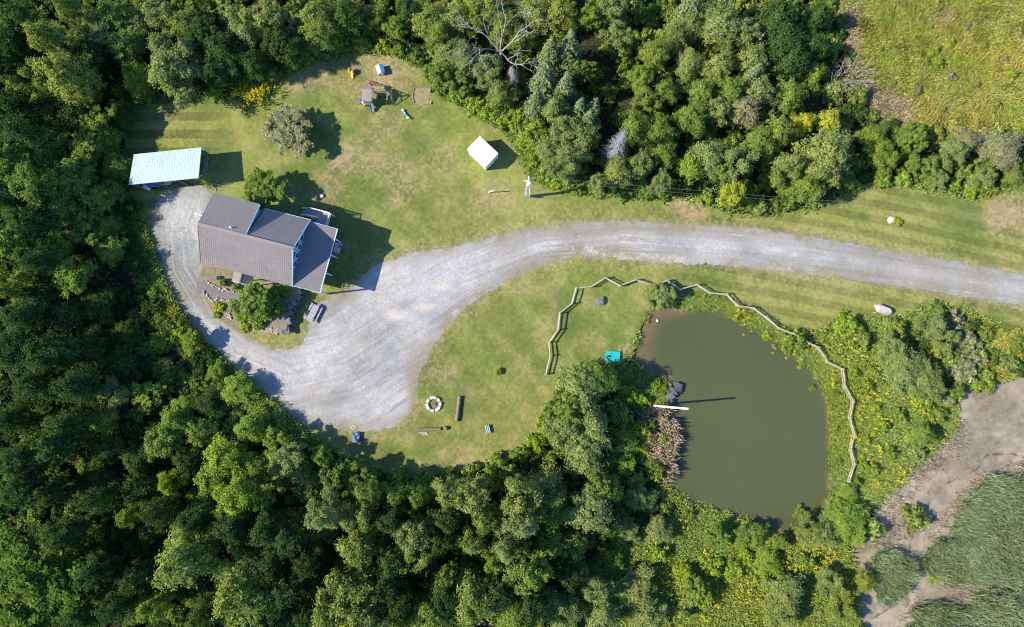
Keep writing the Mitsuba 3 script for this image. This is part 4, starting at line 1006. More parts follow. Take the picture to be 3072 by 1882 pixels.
dk = put(H + '__porch_deck', MB().hexa([hp(u, v, z) for z in (2.15, 2.36) for u, v in ((PU0 + .03, PV0 + .5), (PU1 - 1.3, PV0 + .5), (PU1 - 1.3, PV1 - .1), (PU0 + .03, PV1 - .1))]), 'deck_wood')
rl = MB()
for z in (2.65, 3.35):
    rl.bar(hp(PU1 - 1.36, PV0 + .5, z), hp(PU1 - 1.36, PV1 - .2, z), .08, .09)
for vv in np.arange(PV0 + .3, PV1 - .2, .32):
    rl.bar(hp(PU1 - 1.36, vv, 2.4), hp(PU1 - 1.36, vv, 3.35), .05, .05)
put(H + '__railing', rl, 'trim_white')
# back landing and stairs at the porch's north end
def c2(X, Y, z):
    return W(900 + X / 9.44, 600 + Y / 9.44, z)


LZ = 2.3
A_, B_, C_, D_ = c2(345, 290, LZ), c2(880, 400, LZ), c2(770, 745, LZ), c2(480, 660, LZ)
ex, ey = (B_ - A_), None
ua = hp(1, 0, 0); va = hp(0, 1, 0)
au, av = A_ @ HU, A_ @ HV
landing = thing('deck_stairs', 'white railed wooden landing with stairs behind the porch', 'deck')
uu0, uu1, vv1, vv0 = (c2(345, 300, LZ) @ HU), (c2(880, 420, LZ) @ HU), (c2(600, 330, LZ) @ HV), PV1 + .05
nb = 14
for k in range(nb):
    ua_, ub_ = uu0 + (uu1 - uu0) * k / nb, uu0 + (uu1 - uu0) * (k + .92) / nb
    lowv = vv0 if k > 4 else vv0 + 1.15
    put(landing + '__plank', MB().hexa([hp(u, v, z) for z in (LZ - .05, LZ) for u, v in ((ua_, lowv), (ub_, lowv), (ub_, vv1), (ua_, vv1))]), 'deck_wood')


def rail(u0, v0, u1, v1, z0, z1, key):
    m = MB(); n = max(2, int(math.hypot(u1 - u0, v1 - v0) / .22))
    m.bar(hp(u0, v0, z0 + 1.0), hp(u1, v1, z1 + 1.0), .13, .07); m.bar(hp(u0, v0, z0 + .15), hp(u1, v1, z1 + .15), .06, .06)
    for i in range(n + 1):
        t = i / n
        m.bar(hp(u0 + (u1 - u0) * t, v0 + (v1 - v0) * t, z0 + (z1 - z0) * t), hp(u0 + (u1 - u0) * t, v0 + (v1 - v0) * t, z0 + (z1 - z0) * t + 1.0), .045, .045)
    for t in (0, 1):
        m.bar(hp(u0 + (u1 - u0) * t, v0 + (v1 - v0) * t, 0), hp(u0 + (u1 - u0) * t, v0 + (v1 - v0) * t, z0 + (z1 - z0) * t + 1.12), .12, .12)
    return put(key, m, 'trim_white')


rail(uu0, vv1, uu1, vv1, LZ, LZ, landing + '__railing')
rail(uu1, vv0, uu1, vv1, LZ, LZ, landing + '__railing')
rail(uu0, vv0 + 1.15, uu0 + 1.1, vv0 + 1.15, LZ, LZ, landing + '__railing')
for k in range(7):   # flight going down to the west
    z = LZ - .3 * (k + 1)
    put(landing + '__step', MB().hexa([hp(u, v, zz) for zz in (z - .05, z) for u, v in ((uu0 - .29 * (k + 1), vv0 + 1.2), (uu0 - .29 * k - .01, vv0 + 1.2), (uu0 - .29 * k - .01, vv1), (uu0 - .29 * (k + 1), vv1))]), 'deck_wood')
m = MB()
for v in (vv0 + 1.2, vv1):
    m.bar(hp(uu0, v, LZ + .95), hp(uu0 - 2.0, v, .95), .1, .07); m.bar(hp(uu0 - 2.0, v, 0), hp(uu0 - 2.0, v, 1.0), .1, .1); m.bar(hp(uu0, v - .03, LZ - .2), hp(uu0 - 2.1, v - .03, .05), .05, .25)
put(landing + '__handrail', m, 'trim_white')
# entry roof on the garden side: a little gable
eu = c_ = W(723, 830, 5.0) @ HU
pr = thing('entry_porch', 'small gabled grey roof over the garden entry with white trim', 'porch')
def c5(X, Y, z=0.0):
    return W(580 + X / 5.476, 780 + Y / 5.476, z)


ZR, ZE = 4.6, 3.6
ra, rb = c5(815, 150, ZR) , c5(755, 370, ZR)
fw = (rb - ra); fw[2] = 0; fl = np.linalg.norm(fw); fw /= fl; sd = np.array([-fw[1], fw[0], 0])   # sd: to the east side of the ridge
la, lb = c5(668, 210, ZE), c5(640, 340, ZE)
hw = abs((lb - rb) @ sd)
for s in (1, -1):
    e0, e1 = ra + sd * s * hw, rb + sd * s * hw; e0[2] = e1[2] = ZE
    q = (e0, e1, rb, ra) if s > 0 else (e1, e0, ra, rb)
    ribbed(pr + '__roof', q[0], q[1], q[2], q[3], .33, 'roof_metal', thick=.08, rib=.035)
m = MB(); m.bar(ra + [0, 0, .05], rb + [0, 0, .05], .22, .05); put(pr + '__ridge_cap', m, 'roof_metal')
m = MB()
for s in (1, -1):
    e1 = rb + sd * s * hw; e1[2] = ZE
    m.bar(rb - [0, 0, .1] + fw * .04, e1 - [0, 0, .1] + fw * .04, .05, .2)
put(pr + '__fascia', m, 'trim_white')
for s in (1, -1):
    q = rb + sd * s * (hw - .25) - fw * .2
    m = MB(); m.bar([q[0], q[1], 0.0], [q[0], q[1], ZE], .14, .14); put(pr + '__post', m, 'trim_white')
# pale step landing beside the entry
st = thing('entry_steps', 'pale concrete entry steps beside the small gabled roof', 'steps')
for k in range(3):
    c = c5(1000, 330, .3)
    put(st + '__step', MB(at=c - [0, 0, c[2]], rz=HA).box((.35 * k, -.25 * k, .30 - .12 * k), (1.5, 1.2, .16)), 'stone_white')
# roof vents
for X, Y, lab in ((575, 652, 'white vent pipe standing on the raised roof slope'), (150, 487, 'small white round fitting at the big roof\'s left edge')):
    b = W(550 + X / 3.974, 520 + Y / 3.974, 9.75 if X > 300 else 8.6)
    k = thing('vent_pipe' if X > 300 else 'roof_bracket', lab, 'vent' if X > 300 else 'bracket')
    if X > 300:
        put(k, MB().tube([b - [0, 0, .8], b + [0, 0, .55]], .10, 10), 'white_plastic')
    else:
        m = MB(); m.bar(b + HU * 1.3, b, .08, .08); m.lathe([(.02, -.06), (.17, .04), (.19, .07), (.15, .05), (.02, -.02)], b + [0, 0, .1]); put(k, m, 'white_plastic')
# flag hanging from the porch rail
fk = thing('flag', 'striped red and white flag with a blue corner hung from the porch', 'flag')
fc = W(1011, 742, 4.3)
nx, ny = 14, 10
gx, gy = np.meshgrid(np.linspace(0, 1, nx), np.linspace(0, 1, ny))
P0 = W(1006, 729, 4.9); 
pole_d = HU * .75 + HV * .1 + HZ * .55; pole_d /= np.linalg.norm(pole_d)
hoist = -HZ * .25 + HU * .97; hoist /= np.linalg.norm(hoist)
fly = -HV * .88 - HZ * .42 - HU * .1; fly /= np.linalg.norm(fly)
nn = np.cross(hoist, fly)
V = P0 + gx.ravel()[:, None] * fly * 1.45 + (gy.ravel())[:, None] * hoist * .95 + (np.sin(gx.ravel() * 9 + gy.ravel() * 2) * .06)[:, None] * nn
idx = np.arange(nx * ny).reshape(ny, nx)
Fq = np.stack([idx[:-1, :-1].ravel(), idx[:-1, 1:].ravel(), idx[1:, 1:].ravel(), idx[1:, :-1].ravel()], 1)
Fq = np.vstack([Fq[:, [0, 1, 2]], Fq[:, [0, 2, 3]]])
put(fk + '__cloth', trimesh.Trimesh(V, Fq, process=False), 'flag_cloth', uv=np.stack([gx.ravel(), gy.ravel()], 1))
m = MB(); m.tube([P0 - hoist * .5, P0 + hoist * 1.1], .025, 6); put(fk + '__pole', m, 'white_plastic')

# ------------------------------------------------------------------ garden beside the house
GARDEN = Polygon([c5(X, Y)[:2] for X, Y in [(150, 90), (650, 190), (1170, 320), (1600, 420), (1790, 460), (1790, 560), (1690, 740), (1620, 900), (1600, 1100), (1620, 1210), (1420, 1215), (1200, 1225), (1050, 1180), (800, 1210), (600, 1100), (420, 980), (300, 830), (200, 660), (170, 560), (240, 380), (100, 300)]]).buffer(0)
gx_lo, gx_hi = c5(650, 500)[0], c5(1500, 900)[0]


def zmound(x, y):
    t = np.clip((np.asarray(x) - gx_lo) / (gx_hi - gx_lo), 0, 1)
    return .03 + 1.05 * t * t * (3 - 2 * t)


m, p = sheet(GARDEN, .4, zmound)
put('garden_bed', m, 'mulch', True); tag('garden_bed', kind='structure')
PATH = Polygon([c5(X, Y)[:2] for X, Y in [(200, 330), (330, 430), (520, 500), (700, 560), (900, 600), (900, 700), (720, 700), (600, 680), (420, 640), (310, 670), (220, 580), (60, 540), (60, 380)]]).buffer(0)
m, p = sheet(PATH, .4, lambda x, y: zmound(x, y) + .012)
put('garden_path', m, 'path_mat', True, uv=np.stack([np.full(len(p), 3.0), p[:, 0] * 0], 1)); tag('garden_path', kind='structure')


def rock(seed, s, rough=.22, sub=2):
    r = np.random.default_rng(seed)
    q = r.normal(size=(14, 3)); q /= np.linalg.norm(q, axis=1, keepdims=True); q *= r.uniform(.95, 1.3, (14, 1))
    m = trimesh.convex.convex_hull(q * np.array(s) / 2)
    return m


def rock_put(key, at, s, mat, seed, rz=0.0, sink=.25):
    m = rock(seed, s)
    zmin = m.vertices[:, 2].min()
    b = MB(at=np.array(at, float) + [0, 0, -zmin - s[2] * sink * .5], rz=rz); b.tri(m)
    return put(key, b, mat, 12)


def stone_row(label, pts, size, mat, seed, group='rows of stones edging the garden path'):
    k = thing('stone_edging', label, 'stone edging', group)
    ln = LineString([q[:2] for q in pts]); n = int(ln.length / (size * .85)); r = np.random.default_rng(seed)
    for i in range(n):
        q = ln.interpolate((i + .5) / n * ln.length)
        s = size * r.uniform(.7, 1.2)
        z = float(zmound([q.x], [q.y])[0])
        rock_put(k + '__stone', (q.x + r.normal(0, .06), q.y + r.normal(0, .06), z), (s, s * r.uniform(.7, 1), s * .7), mat, seed * 50 + i, r.uniform(0, 3))


stone_row('upper row of white stones edging the garden path', [c5(*q) for q in [(230, 340), (280, 390), (340, 430), (420, 465), (510, 490), (600, 520), (690, 530)]], .42, 'stone_cream', 3)
stone_row('lower curved row of white stones edging the garden path', [c5(*q) for q in [(190, 520), (170, 550), (200, 575), (240, 600), (280, 640), (320, 685), (370, 650), (430, 645), (500, 665), (600, 690)]], .40, 'stone_cream', 4)
stone_row('little cluster of white stones in the mulch below the path', [c5(*q) for q in [(560, 900), (600, 860), (615, 940), (570, 930), (640, 970)]], .38, 'stone_cream', 5, 'white stones in the garden')
rw = thing('retaining_wall', 'dry-laid retaining wall of big slabs around the garden corner', 'stone wall')
r = np.random.default_rng(9)
wl = [(1790, 470), (1795, 560), (1740, 660), (1680, 760), (1635, 850), (1620, 950), (1600, 1060), (1600, 1160)]
ln = LineString([c5(X, Y)[:2] for X, Y in wl])
for row in range(3):
    n = 8 if row < 2 else 7
    for i in range(n):
        q = ln.interpolate((i + .5 + .3 * (row % 2)) / n * ln.length * .98)
        t2 = ln.interpolate(min(ln.length, q and (i + .9) / n * ln.length)); ang = math.atan2(t2.y - q.y, t2.x - q.x) if t2.distance(q) > .05 else -1.4
        L = ln.length / n * r.uniform(.85, 1.08)
        rock_put(rw + '__stone', (q.x + .12 * (1 - row) + r.normal(0, .05), q.y + r.normal(0, .05), row * .38), (L, r.uniform(.8, 1.25), .52), 'stone_grey' if row == 2 else 'slate', 300 + row * 40 + i, ang, 0)
for i, (X, Y, a, b) in enumerate([(1190, 1150, 1.0, .5), (1250, 1130, .9, .5), (1320, 1135, .9, .6), (1240, 1175, .9, .45), (1310, 1185, .8, .5), (1430, 1150, 1.3, .7), (1270, 1215, 1.0, .5), (1390, 1205, 1.1, .6), (1540, 1060, 1.2, 1.1), (1540, 1130, 1.2, 1.0), (1590, 1200, .9, .6), (1500, 1170, .9, .7), (1330, 1150, .8, .5), (1120, 1165, 1.1, .5)]):
    c = c5(X, Y); rock_put(rw + '__stone', (c[0], c[1], max(0, float(zmound([c[0]], [c[1]])[0]) - .35)), (a, b, .55), 'stone_grey' if 7 < i < 12 else 'stone_tan', 400 + i, .25 * ((i * 7) % 3 - 1), .2)
# the garden's tree and plants
gr_ = np.random.default_rng(19)
for X, Y, R, h, mat, form, lab in [(1010, 690, 3.1, 5.2, 'leaf_mid', 'dome', 'leafy round tree filling the garden bed below the house'), (1080, 900, 1.7, 2.4, 'leaf_bright', 'bush', 'bright shrub under the garden tree'), (1300, 620, 1.8, 2.6, 'leaf_mid', 'bush', 'dark leafy shrub between the garden tree and the wall'), (1350, 830, 1.5, 2.2, 'leaf_bright', 'bush', 'leafy shrub beside the retaining wall'),
                                    (1520, 520, 1.0, 1.3, 'leaf_bright', 'bush', 'bright green shrub under the porch corner'), (1090, 1060, 1.0, 1.3, 'leaf_mid', 'bush', 'low shrub at the bottom tip of the garden'), (790, 960, .95, 1.1, 'leaf_yellow', 'bush', 'yellow green drooping plant left of the garden tree'), (850, 1120, .85, 1.0, 'leaf_lime', 'bush', 'yellow daylily clump at the garden\'s bottom edge'), (400, 780, .9, .9, 'leaf_lime', 'bush', 'yellow daylily clump below the curved stone row'), (370, 900, .65, .7, 'leaf_yellow', 'bush', 'smaller yellow clump beside the drive'), (650, 720, .8, .9, 'leaf_yellow', 'bush', 'yellow green clump at the end of the path stones')]:
    c = c5(X, Y, h * .6); R *= 1 - h * .6 / CAM_H
    key = thing('garden_tree' if form == 'dome' else 'garden_shrub', lab, 'tree' if form == 'dome' else 'shrub')
    zb = float(zmound([c[0]], [c[1]])[0])
    sc = (R / 1.35, R / 1.35, h / 2.0) if form == 'bush' else (R / REFR, R / REFR, h / REFH)
    scene[key] = {'type': 'instance', 'shapegroup': {'type': 'ref', 'id': nursery(form, mat, 1 if form == 'bush' else 0)}, 'to_world': T().translate([c[0], c[1], zb]).rotate([0, 0, 1], X % 360).scale(list(sc))}

# ------------------------------------------------------------------ picnic table
tk = thing('picnic_table', 'weathered grey picnic table on the gravel beside the stone wall', 'picnic table')
ta = c5(2025, 745, .75); tb = c5(1895, 1003, .75)
td = tb - ta; tl = np.linalg.norm(td); ang = math.atan2(td[1], td[0]); tc = (ta + tb) / 2; tc[2] = 0
for i in range(5):
    put(tk + '__plank', MB(at=tc, rz=ang).box((0, -.36 + .18 * i, .75), (tl, .165, .045)), 'table_wood')
for s in (-1, 1):
    for i in range(2):
        put(tk + '__bench_plank', MB(at=tc, rz=ang).box((0, s * (.72 + .16 * i), .44), (tl, .15, .045)), 'table_wood')
    m = MB(at=tc, rz=ang)
    for q in (-1, 1):
        m.bar((s * tl * .36, q * .75, 0), (s * tl * .36, q * .2, .72), .09, .05)
    m.bar((s * tl * .36, -.9, .40), (s * tl * .36, .9, .40), .05, .1); m.bar((s * tl * .36, -.42, .70), (s * tl * .36, .42, .70), .05, .08)
    put(tk + '__leg_frame', m, 'deck_wood')

# ------------------------------------------------------------------ carport
ck = thing('carport', 'open carport with pale ribbed metal roof at the wood\'s edge', 'carport')
zN, zS = 3.7, 4.2
TL, TR, BR, BL = W(401.6, 463.4, zN), W(604.4, 442.4, zN), W(595.6, 534.6, zS), W(386, 555, zS)
ribbed(ck + '__roof', BL, BR, TR, TL, .38, 'carport_metal', .08, .016)


def lerp2(s, t, z):
    a = TL + (TR - TL) * s; b = BL + (BR - BL) * s
    q = a + (b - a) * t; return np.array([q[0], q[1], z])


for s in (.03, .35, .66, .97):
    for t in (.06, .95):
        zt = zN + (zS - zN) * t - .12
        m = MB(); m.bar(lerp2(s, t, 0), lerp2(s, t, zt), .15, .15); put(ck + '__post', m, 'log_wood')
m = MB()
for t in (.06, .95):
    z = zN + (zS - zN) * t - .22
    m.bar(lerp2(0, t, z), lerp2(1, t, z), .1, .2)
for s in (.03, .35, .66, .97):
    m.bar(lerp2(s, .02, zN - .14), lerp2(s, .98, zS - .14), .08, .16)
put(ck + '__beam', m, 'rail_wood')
m = MB()
for z in (.9, 1.7):
    m.bar(lerp2(.97, .06, z), lerp2(.97, .95, z), .06, .14)
m.bar(lerp2(.97, .06, .3), lerp2(.97, .95, 2.9), .06, .12)
put(ck + '__rail', m, 'steel_blue')
for i in range(17):
    put(ck + '__plank', MB().bar(lerp2((i + .5) / 17, .03, .1), lerp2((i + .5) / 17, .03, 2.6), .55, .03, up=(0, 1, 0)), 'log_wood')
m = MB(); m.bar(lerp2(.0, .97, zS - .1), lerp2(1, .97, zS - .1), .05, .18); put(ck + '__fascia', m, 'trim_white')
# things stored under the carport's front edge
def cc(X, Y, z=0.0):
    return W(370 + X / 6.863, 430 + Y / 6.863, z)


tr_ = thing('utility_trailer', 'small white utility trailer frame parked under the carport front', 'trailer')
q = cc(600, 880, .6); ang = math.atan2(*(BR - BL)[[1, 0]])
put(tr_ + '__bed', MB(at=(q[0], q[1] + .5, 0), rz=ang).box((0, 0, .55), (2.6, 1.3, .08)), 'navy_plastic')
m = MB(at=(q[0], q[1] + .5, 0), rz=ang)
for a, b in (((-1.3, -.65, .7), (1.3, -.65, .7)), ((-1.3, .65, .7), (1.3, .65, .7)), ((1.3, -.65, .7), (1.3, .65, .7)), ((-1.3, -.65, .7), (-1.3, .65, .7)), ((-1.3, 0, .5), (-2.4, 0, .4))):
    m.bar(a, b, .07, .07)
put(tr_ + '__frame', m, 'grey_steel')
for s in (-1, 1):
    mm = trimesh.creation.cylinder(.3, .18, sections=14); mm.apply_transform(trimesh.transformations.rotation_matrix(math.pi / 2, [1, 0, 0]))
    put(tr_ + '__wheel', MB(at=(q[0], q[1] + .5, 0), rz=ang).tri(mm, (0, s * .78, .3)), 'black_rubber', 40)
q = cc(470, 915, .5)
kx = thing('storage_box', 'white box standing at the carport\'s front left', 'box'); put(kx + '__box', MB(at=(q[0], q[1], 0), rz=-.5).box((0, 0, .32), (.85, .42, .64)), 'white_plastic'); put(kx + '__lid', MB(at=(q[0], q[1], 0), rz=-.5).box((0, 0, .67), (.9, .47, .06)), 'trim_white')
q = cc(900, 815, 1.0)
kx = thing('white_board', 'white board lying against the middle of the carport front', 'board'); put(kx, MB(at=(q[0], q[1], 0), rz=ang).box((0, 0, .9), (1.2, .06, 1.1), rx=.7), 'white_plastic')
for j, (X0, Y0, X1, Y1, lab) in enumerate([(1460, 745, 1650, 780, 'grey pole leaning across the carport\'s front right'), (1780, 820, 1900, 985, 'thin grey board leaning between carport and house'), (1830, 830, 2010, 870, 'grey plank lying right of the carport')]):
    a, b = cc(X0, Y0, 1.6 if j == 0 else .8), cc(X1, Y1, .9 if j == 0 else .06)
    kx = thing('loose_pole', lab, 'pole'); put(kx, MB().bar(a, b, .12, .06), 'rail_wood')
kx = thing('vine', 'straggly yellow green vine on the carport\'s right corner post', 'vine')
rv = np.random.default_rng(3); C = np.vstack([cc(1600 + 150 * t, 690 + 180 * t, 3.6 - 3.2 * t)[None] + rv.normal(0, .22, (60, 3)) for t in np.linspace(0, 1, 9)])
v, f = quads(C, rv.normal(size=C.shape) + [0, 0, .6], rv.uniform(.1, .2, len(C)), rv.uniform(1, 1.8, len(C)), rv)
put(kx, trimesh.Trimesh(v, f, process=False), 'leaf_olive', uv=np.repeat(rv.uniform(0, 1, (len(C), 2)), 4, 0))

# ------------------------------------------------------------------ garden shed
sk = thing('garden_shed', 'white roofed garden shed standing on the lawn by the wood edge', 'shed')
zs = 2.55
s4 = [W(1440.9, 408, zs), W(1398.7, 449.8, zs), W(1457, 500, zs), W(1495.5, 462.8, zs)]     # top, left, bottom, right
cen = sum(s4) / 4; la = (s4[3] - s4[0] + s4[2] - s4[1]) / 2; sl = np.linalg.norm(la); la /= sl
sb = (s4[0] - s4[1] + s4[3] - s4[2]) / 2; sb -= la * (sb @ la); sw = np.linalg.norm(sb); sb /= sw
S_ = lambda a, b, z: np.array([*(cen[:2] + la[:2] * a + sb[:2] * b), z])
hl, hw_ = sl / 2, sw / 2
for s in (1, -1):
    q = [S_(-hl, s * hw_, zs), S_(hl, s * hw_, zs), S_(hl, 0, zs + .16), S_(-hl, 0, zs + .16)]
    if s > 0: q = [q[1], q[0], q[3], q[2]]
    ribbed(sk + '__roof', *q, .6, 'shed_roof_mat', .07, .012)
m = MB(); e = .14
wq = [(-hl + e, -hw_ + e), (hl - e, -hw_ + e), (hl - e, hw_ - e), (-hl + e, hw_ - e)]
m.add([S_(a, b, 0) for a, b in wq] + [S_(a, b, zs + .0) for a, b in wq] + [S_(-hl + e, 0, zs + .07), S_(hl - e, 0, zs + .07)], [[0, 1, 5, 4], [1, 2, 6, 5], [2, 3, 7, 6], [3, 0, 4, 7]])
m.add([S_(a, b, zs) for a, b in wq] + [S_(-hl + e, 0, zs + .07), S_(hl - e, 0, zs + .07)], [[1, 2, 5], [3, 0, 4]])
put(sk + '__wall', m, 'shed_wall_mat')
m = MB()
for a, b in wq:
    m.bar(S_(a * 1.004, b * 1.004, 0), S_(a * 1.004, b * 1.004, zs - .03), .12, .12)
put(sk + '__corner_trim', m, 'trim_white')
put(sk + '__door', MB().hexa([S_(hl - e + o, b, z) for z in (.08, 1.95) for o, b in ((.0, -.62), (.05, -.62), (.05, .62), (.0, .62))]), 'trim_white')

# ------------------------------------------------------------------ play equipment
def c4(X, Y, z=0.0):
    return W(1000 + X / 6.567, 150 + Y / 6.567, z)


pk_ = thing('playset', 'weathered wooden playset with tower roof, slide and swing beam', 'playset')
TA = -.07
tw = c4(655, 860, 2.9); tw[2] = 0
rz_, rh = 2.5, 3.15
for s, w2 in ((1, .85), (-1, 1.55)):
    n = 5 if s > 0 else 8
    for i in range(n):
        t0, t1 = i / n, (i + .93) / n
        y0, y1 = s * w2 * t0 + .55, s * w2 * t1 + .55
        z0, z1 = rh - (rh - rz_) * t0, rh - (rh - rz_) * t1
        q = [(-.72, y0, z0), (.72, y0, z0), (.72, y1, z1), (-.72, y1, z1)]
        lo = [(a, b, c - .04) for a, b, c in q]
        vv = (lo + q) if s > 0 else (lo[::-1] + q[::-1])
        put(pk_ + '__roof_plank', MB(at=tw, rz=TA).hexa(vv), 'play_roof')
for x in (-.65, .65):
    for y in (-.85, 1.1):
        m = MB(at=tw, rz=TA).bar((x, y, 0), (x, y, 2.5), .1, .1); put(pk_ + '__post', m, 'play_wood')
put(pk_ + '__platform', MB(at=tw, rz=TA).box((0, .12, 1.35), (1.4, 2.1, .08)), 'play_wood')
m = MB(at=tw, rz=TA)
for y in (-.9, 1.15):
    for z in (1.6, 1.85, 2.1):
        m.bar((-.65, y, z), (.65, y, z), .03, .12)
for z in (1.6, 1.85, 2.1):
    m.bar((-.68, -.9, z), (-.68, 1.1, z), .03, .12)
put(pk_ + '__guard_rail', m, 'play_wood')
for i in range(6):
    c = c4(650 + 28 * (i % 6), 1010 + 4 * i, .8); put(pk_ + '__plank', MB(at=(c[0], c[1], 0), rz=TA).box((0, 0, .85 + .02 * (i % 2)), (.19, 1.0, .05)), 'play_roof')
# slide
a, b = c4(728, 960, 1.4), c4(775, 1225, .15)
m = MB(); d = b - a; s_ = np.cross(d, HZ); s_ /= np.linalg.norm(s_)
prev = None
for t in np.linspace(0, 1, 8):
    z = 1.4 * (1 - t) ** 1.15 + .18
    c = a + d * t; c[2] = z
    ring = [c - s_ * .3 + HZ * .14, c - s_ * .24 + HZ * .14, c - s_ * .24, c + s_ * .24, c + s_ * .24 + HZ * .14, c + s_ * .3 + HZ * .14, c + s_ * .3 - HZ * .05, c - s_ * .3 - HZ * .05]
    if prev is not None:
        m.add(prev + ring, [[i, (i + 1) % 8, 8 + (i + 1) % 8, 8 + i] for i in range(8)])
    prev = ring
put(pk_ + '__slide', m, 'steel_blue')
# swing beam with A-frame
z_b = 2.35
ba, bb = c4(800, 832, z_b), c4(1095, 838, z_b)
m = MB(); m.bar(ba, bb, .14, .18); put(pk_ + '__swing_beam', m, 'play_wood')
for X, Y in ((1205, 1108), (1180, 770)):
    m = MB(); m.bar(bb, c4(X, Y, 0), .11, .11); put(pk_ + '__swing_leg', m, 'play_wood')
ca, cb = bb * .45 + c4(1205, 1108, 0) * .55, bb * .45 + c4(1180, 770, 0) * .55
m = MB(); m.bar(ca, cb, .08, .1); put(pk_ + '__cross_brace', m, 'play_wood')
for f_, mat, nm in ((.25, 'black_rubber', 'belt swing'), (.58, 'black_rubber', 'belt swing'), (.9, 'green_plastic', 'green bucket swing seat')):
    q = ba + (bb - ba) * f_; k = put(pk_ + '__swing', MB().add(*(lambda t: (t.vertices + [q[0], q[1] - .05, .48], t.faces))(trimesh.creation.box((.46, .2, .04)))) if mat == 'black_rubber' else MB(at=(q[0], q[1] - .1, .45)).lathe([(.12, 0), (.2, .03), (.24, .35), (.2, .35), (.16, .06), (.01, .05)], n=12), mat)
    if mat != 'black_rubber': tag(k, nm)
    m = MB()
    for s in (-.2, .2):
        m.tube([[q[0] + s, q[1], z_b - .08], [q[0] + s, q[1] - .05, .55]], .02, 4)
    put(k + '__chain', m, 'grey_steel')
# red spinner bar north of the tower with a little ladder
m = MB(); pa, pb = c4(740, 668, 2.3), c4(700, 610, 0)
m.bar(c4(740, 668, 2.3), c4(690, 600, 0), .09, .09); m.bar(c4(745, 672, 2.3), tw + [0, 1.3, 2.3], .09, .09); m.bar(c4(745, 672, 2.3), c4(800, 690, 0), .09, .09)
for t in np.linspace(.15, .85, 5):
    q0 = c4(740, 668, 2.3) * t + c4(690, 600, 0) * (1 - t); q1 = c4(745, 672, 2.3) * t + c4(800, 690, 0) * (1 - t); m.bar(q0, q1, .05, .05)
put(pk_ + '__climbing_ladder', m, 'play_wood')
b = c4(718, 690, 2.0)
put(pk_ + '__disc_swing', MB(at=b).lathe([(.02, -.35), (.28, -.28), (.40, -.1), (.40, .08), (.25, .26), (.02, .33)], n=16), 'red_plastic', True); tag(pk_ + '__disc_swing', 'red hanging ball seat')
# ride-on toy plane by the tower
rt = thing('ride_on_toy', 'blue white and red toddler ride-on toy beside the playset tower', 'toy')
q = c4(590, 1045); A = 2.35
put(rt + '__body', MB(at=q, rz=A).box((0, 0, .35), (.95, .34, .3)), 'red_plastic'); put(rt + '__seat', MB(at=q, rz=A).box((-.1, 0, .52), (.4, .3, .06)), 'white_plastic')
put(rt + '__wing', MB(at=q, rz=A).box((.15, 0, .44), (.26, 1.05, .06)), 'blue_plastic'); put(rt + '__hood', MB(at=q, rz=A).box((.46, 0, .42), (.3, .42, .28)), 'blue_plastic'); put(rt + '__tail', MB(at=q, rz=A).box((-.55, 0, .52), (.2, .55, .08)), 'yellow_plastic')
for x, y in ((.35, .25), (.35, -.25), (-.4, .22), (-.4, -.22)):
    mm = trimesh.creation.cylinder(.14, .08, sections=12); mm.apply_transform(trimesh.transformations.rotation_matrix(math.pi / 2, [1, 0, 0])); put(rt + '__wheel', MB(at=q, rz=A).tri(mm, (x, y, .14)), 'black_rubber')
# yellow toy slide
ts = thing('toy_slide', 'yellow toddler slide with red and purple climbing side', 'toy slide')
q = c4(368, 480)
TS = .8
m = MB(at=q, rz=0.03)
pr_ = None
for t in np.linspace(0, 1, 6):
    y = .3 - 1.15 * t; z = .85 * (1 - t) ** 1.2 + .08
    ring = [(-.27, y, z + .12), (-.22, y, z + .12), (-.22, y, z), (.22, y, z), (.22, y, z + .12), (.27, y, z + .12), (.27, y, z - .05), (-.27, y, z - .05)]
    if pr_: m.add((np.array(pr_ + ring) * TS).tolist(), [[i, (i + 1) % 8, 8 + (i + 1) % 8, 8 + i] for i in range(8)])
    pr_ = ring
put(ts + '__slide', m, 'yellow_plastic')
put(ts + '__platform', MB(at=q).box((.04, .42, .64), (.52, .34, .08)), 'purple_plastic'); put(ts + '__side_panel', MB(at=q).box((-.27, .4, .48), (.1, .52, .92)), 'yellow_plastic')
put(ts + '__side_panel', MB(at=q).box((.34, .26, .4), (.11, .6, .8)), 'magenta_plastic'); put(ts + '__ladder', MB(at=q).box((.40, .0, .28), (.13, .4, .52)), 'red_plastic')
# playhouse
ph = thing('playhouse', 'little plastic playhouse with white and blue roof on the lawn', 'playhouse')
q = c4(925, 380, .8); q[2] = 0; A = math.atan2(-130, 45)
PL, PW, PE, PR = .68, .56, .82, 1.08
P_ = lambda a, b, z: (a, b, z)
put(ph + '__wall', MB(at=q, rz=A).add([(s * PL * .92, t * PW * .85, z) for z in (0, PE + .05) for s, t in ((-1, -1), (1, -1), (1, 1), (-1, 1))] + [(-PL * .92, 0, PR - .06), (PL * .92, 0, PR - .06)], [[0, 1, 5, 4], [1, 2, 6, 5], [2, 3, 7, 6], [3, 0, 4, 7], [5, 6, 9, 9], [7, 4, 8, 8]]), 'blue_plastic')
for s, mat in ((1, 'sky_plastic'), (-1, 'white_plastic')):
    q4 = [(-PL, s * PW, PE), (PL, s * PW, PE), (PL, 0, PR), (-PL, 0, PR)]
    lo = [(a, b, c - .06) for a, b, c in q4]
    put(ph + '__roof', MB(at=q, rz=A).hexa((lo + q4) if s < 0 else (lo[::-1] + q4[::-1])), mat)
put(ph + '__door', MB(at=q, rz=A).box((PL * .93, 0, .38), (.05, .42, .7)), 'white_plastic')
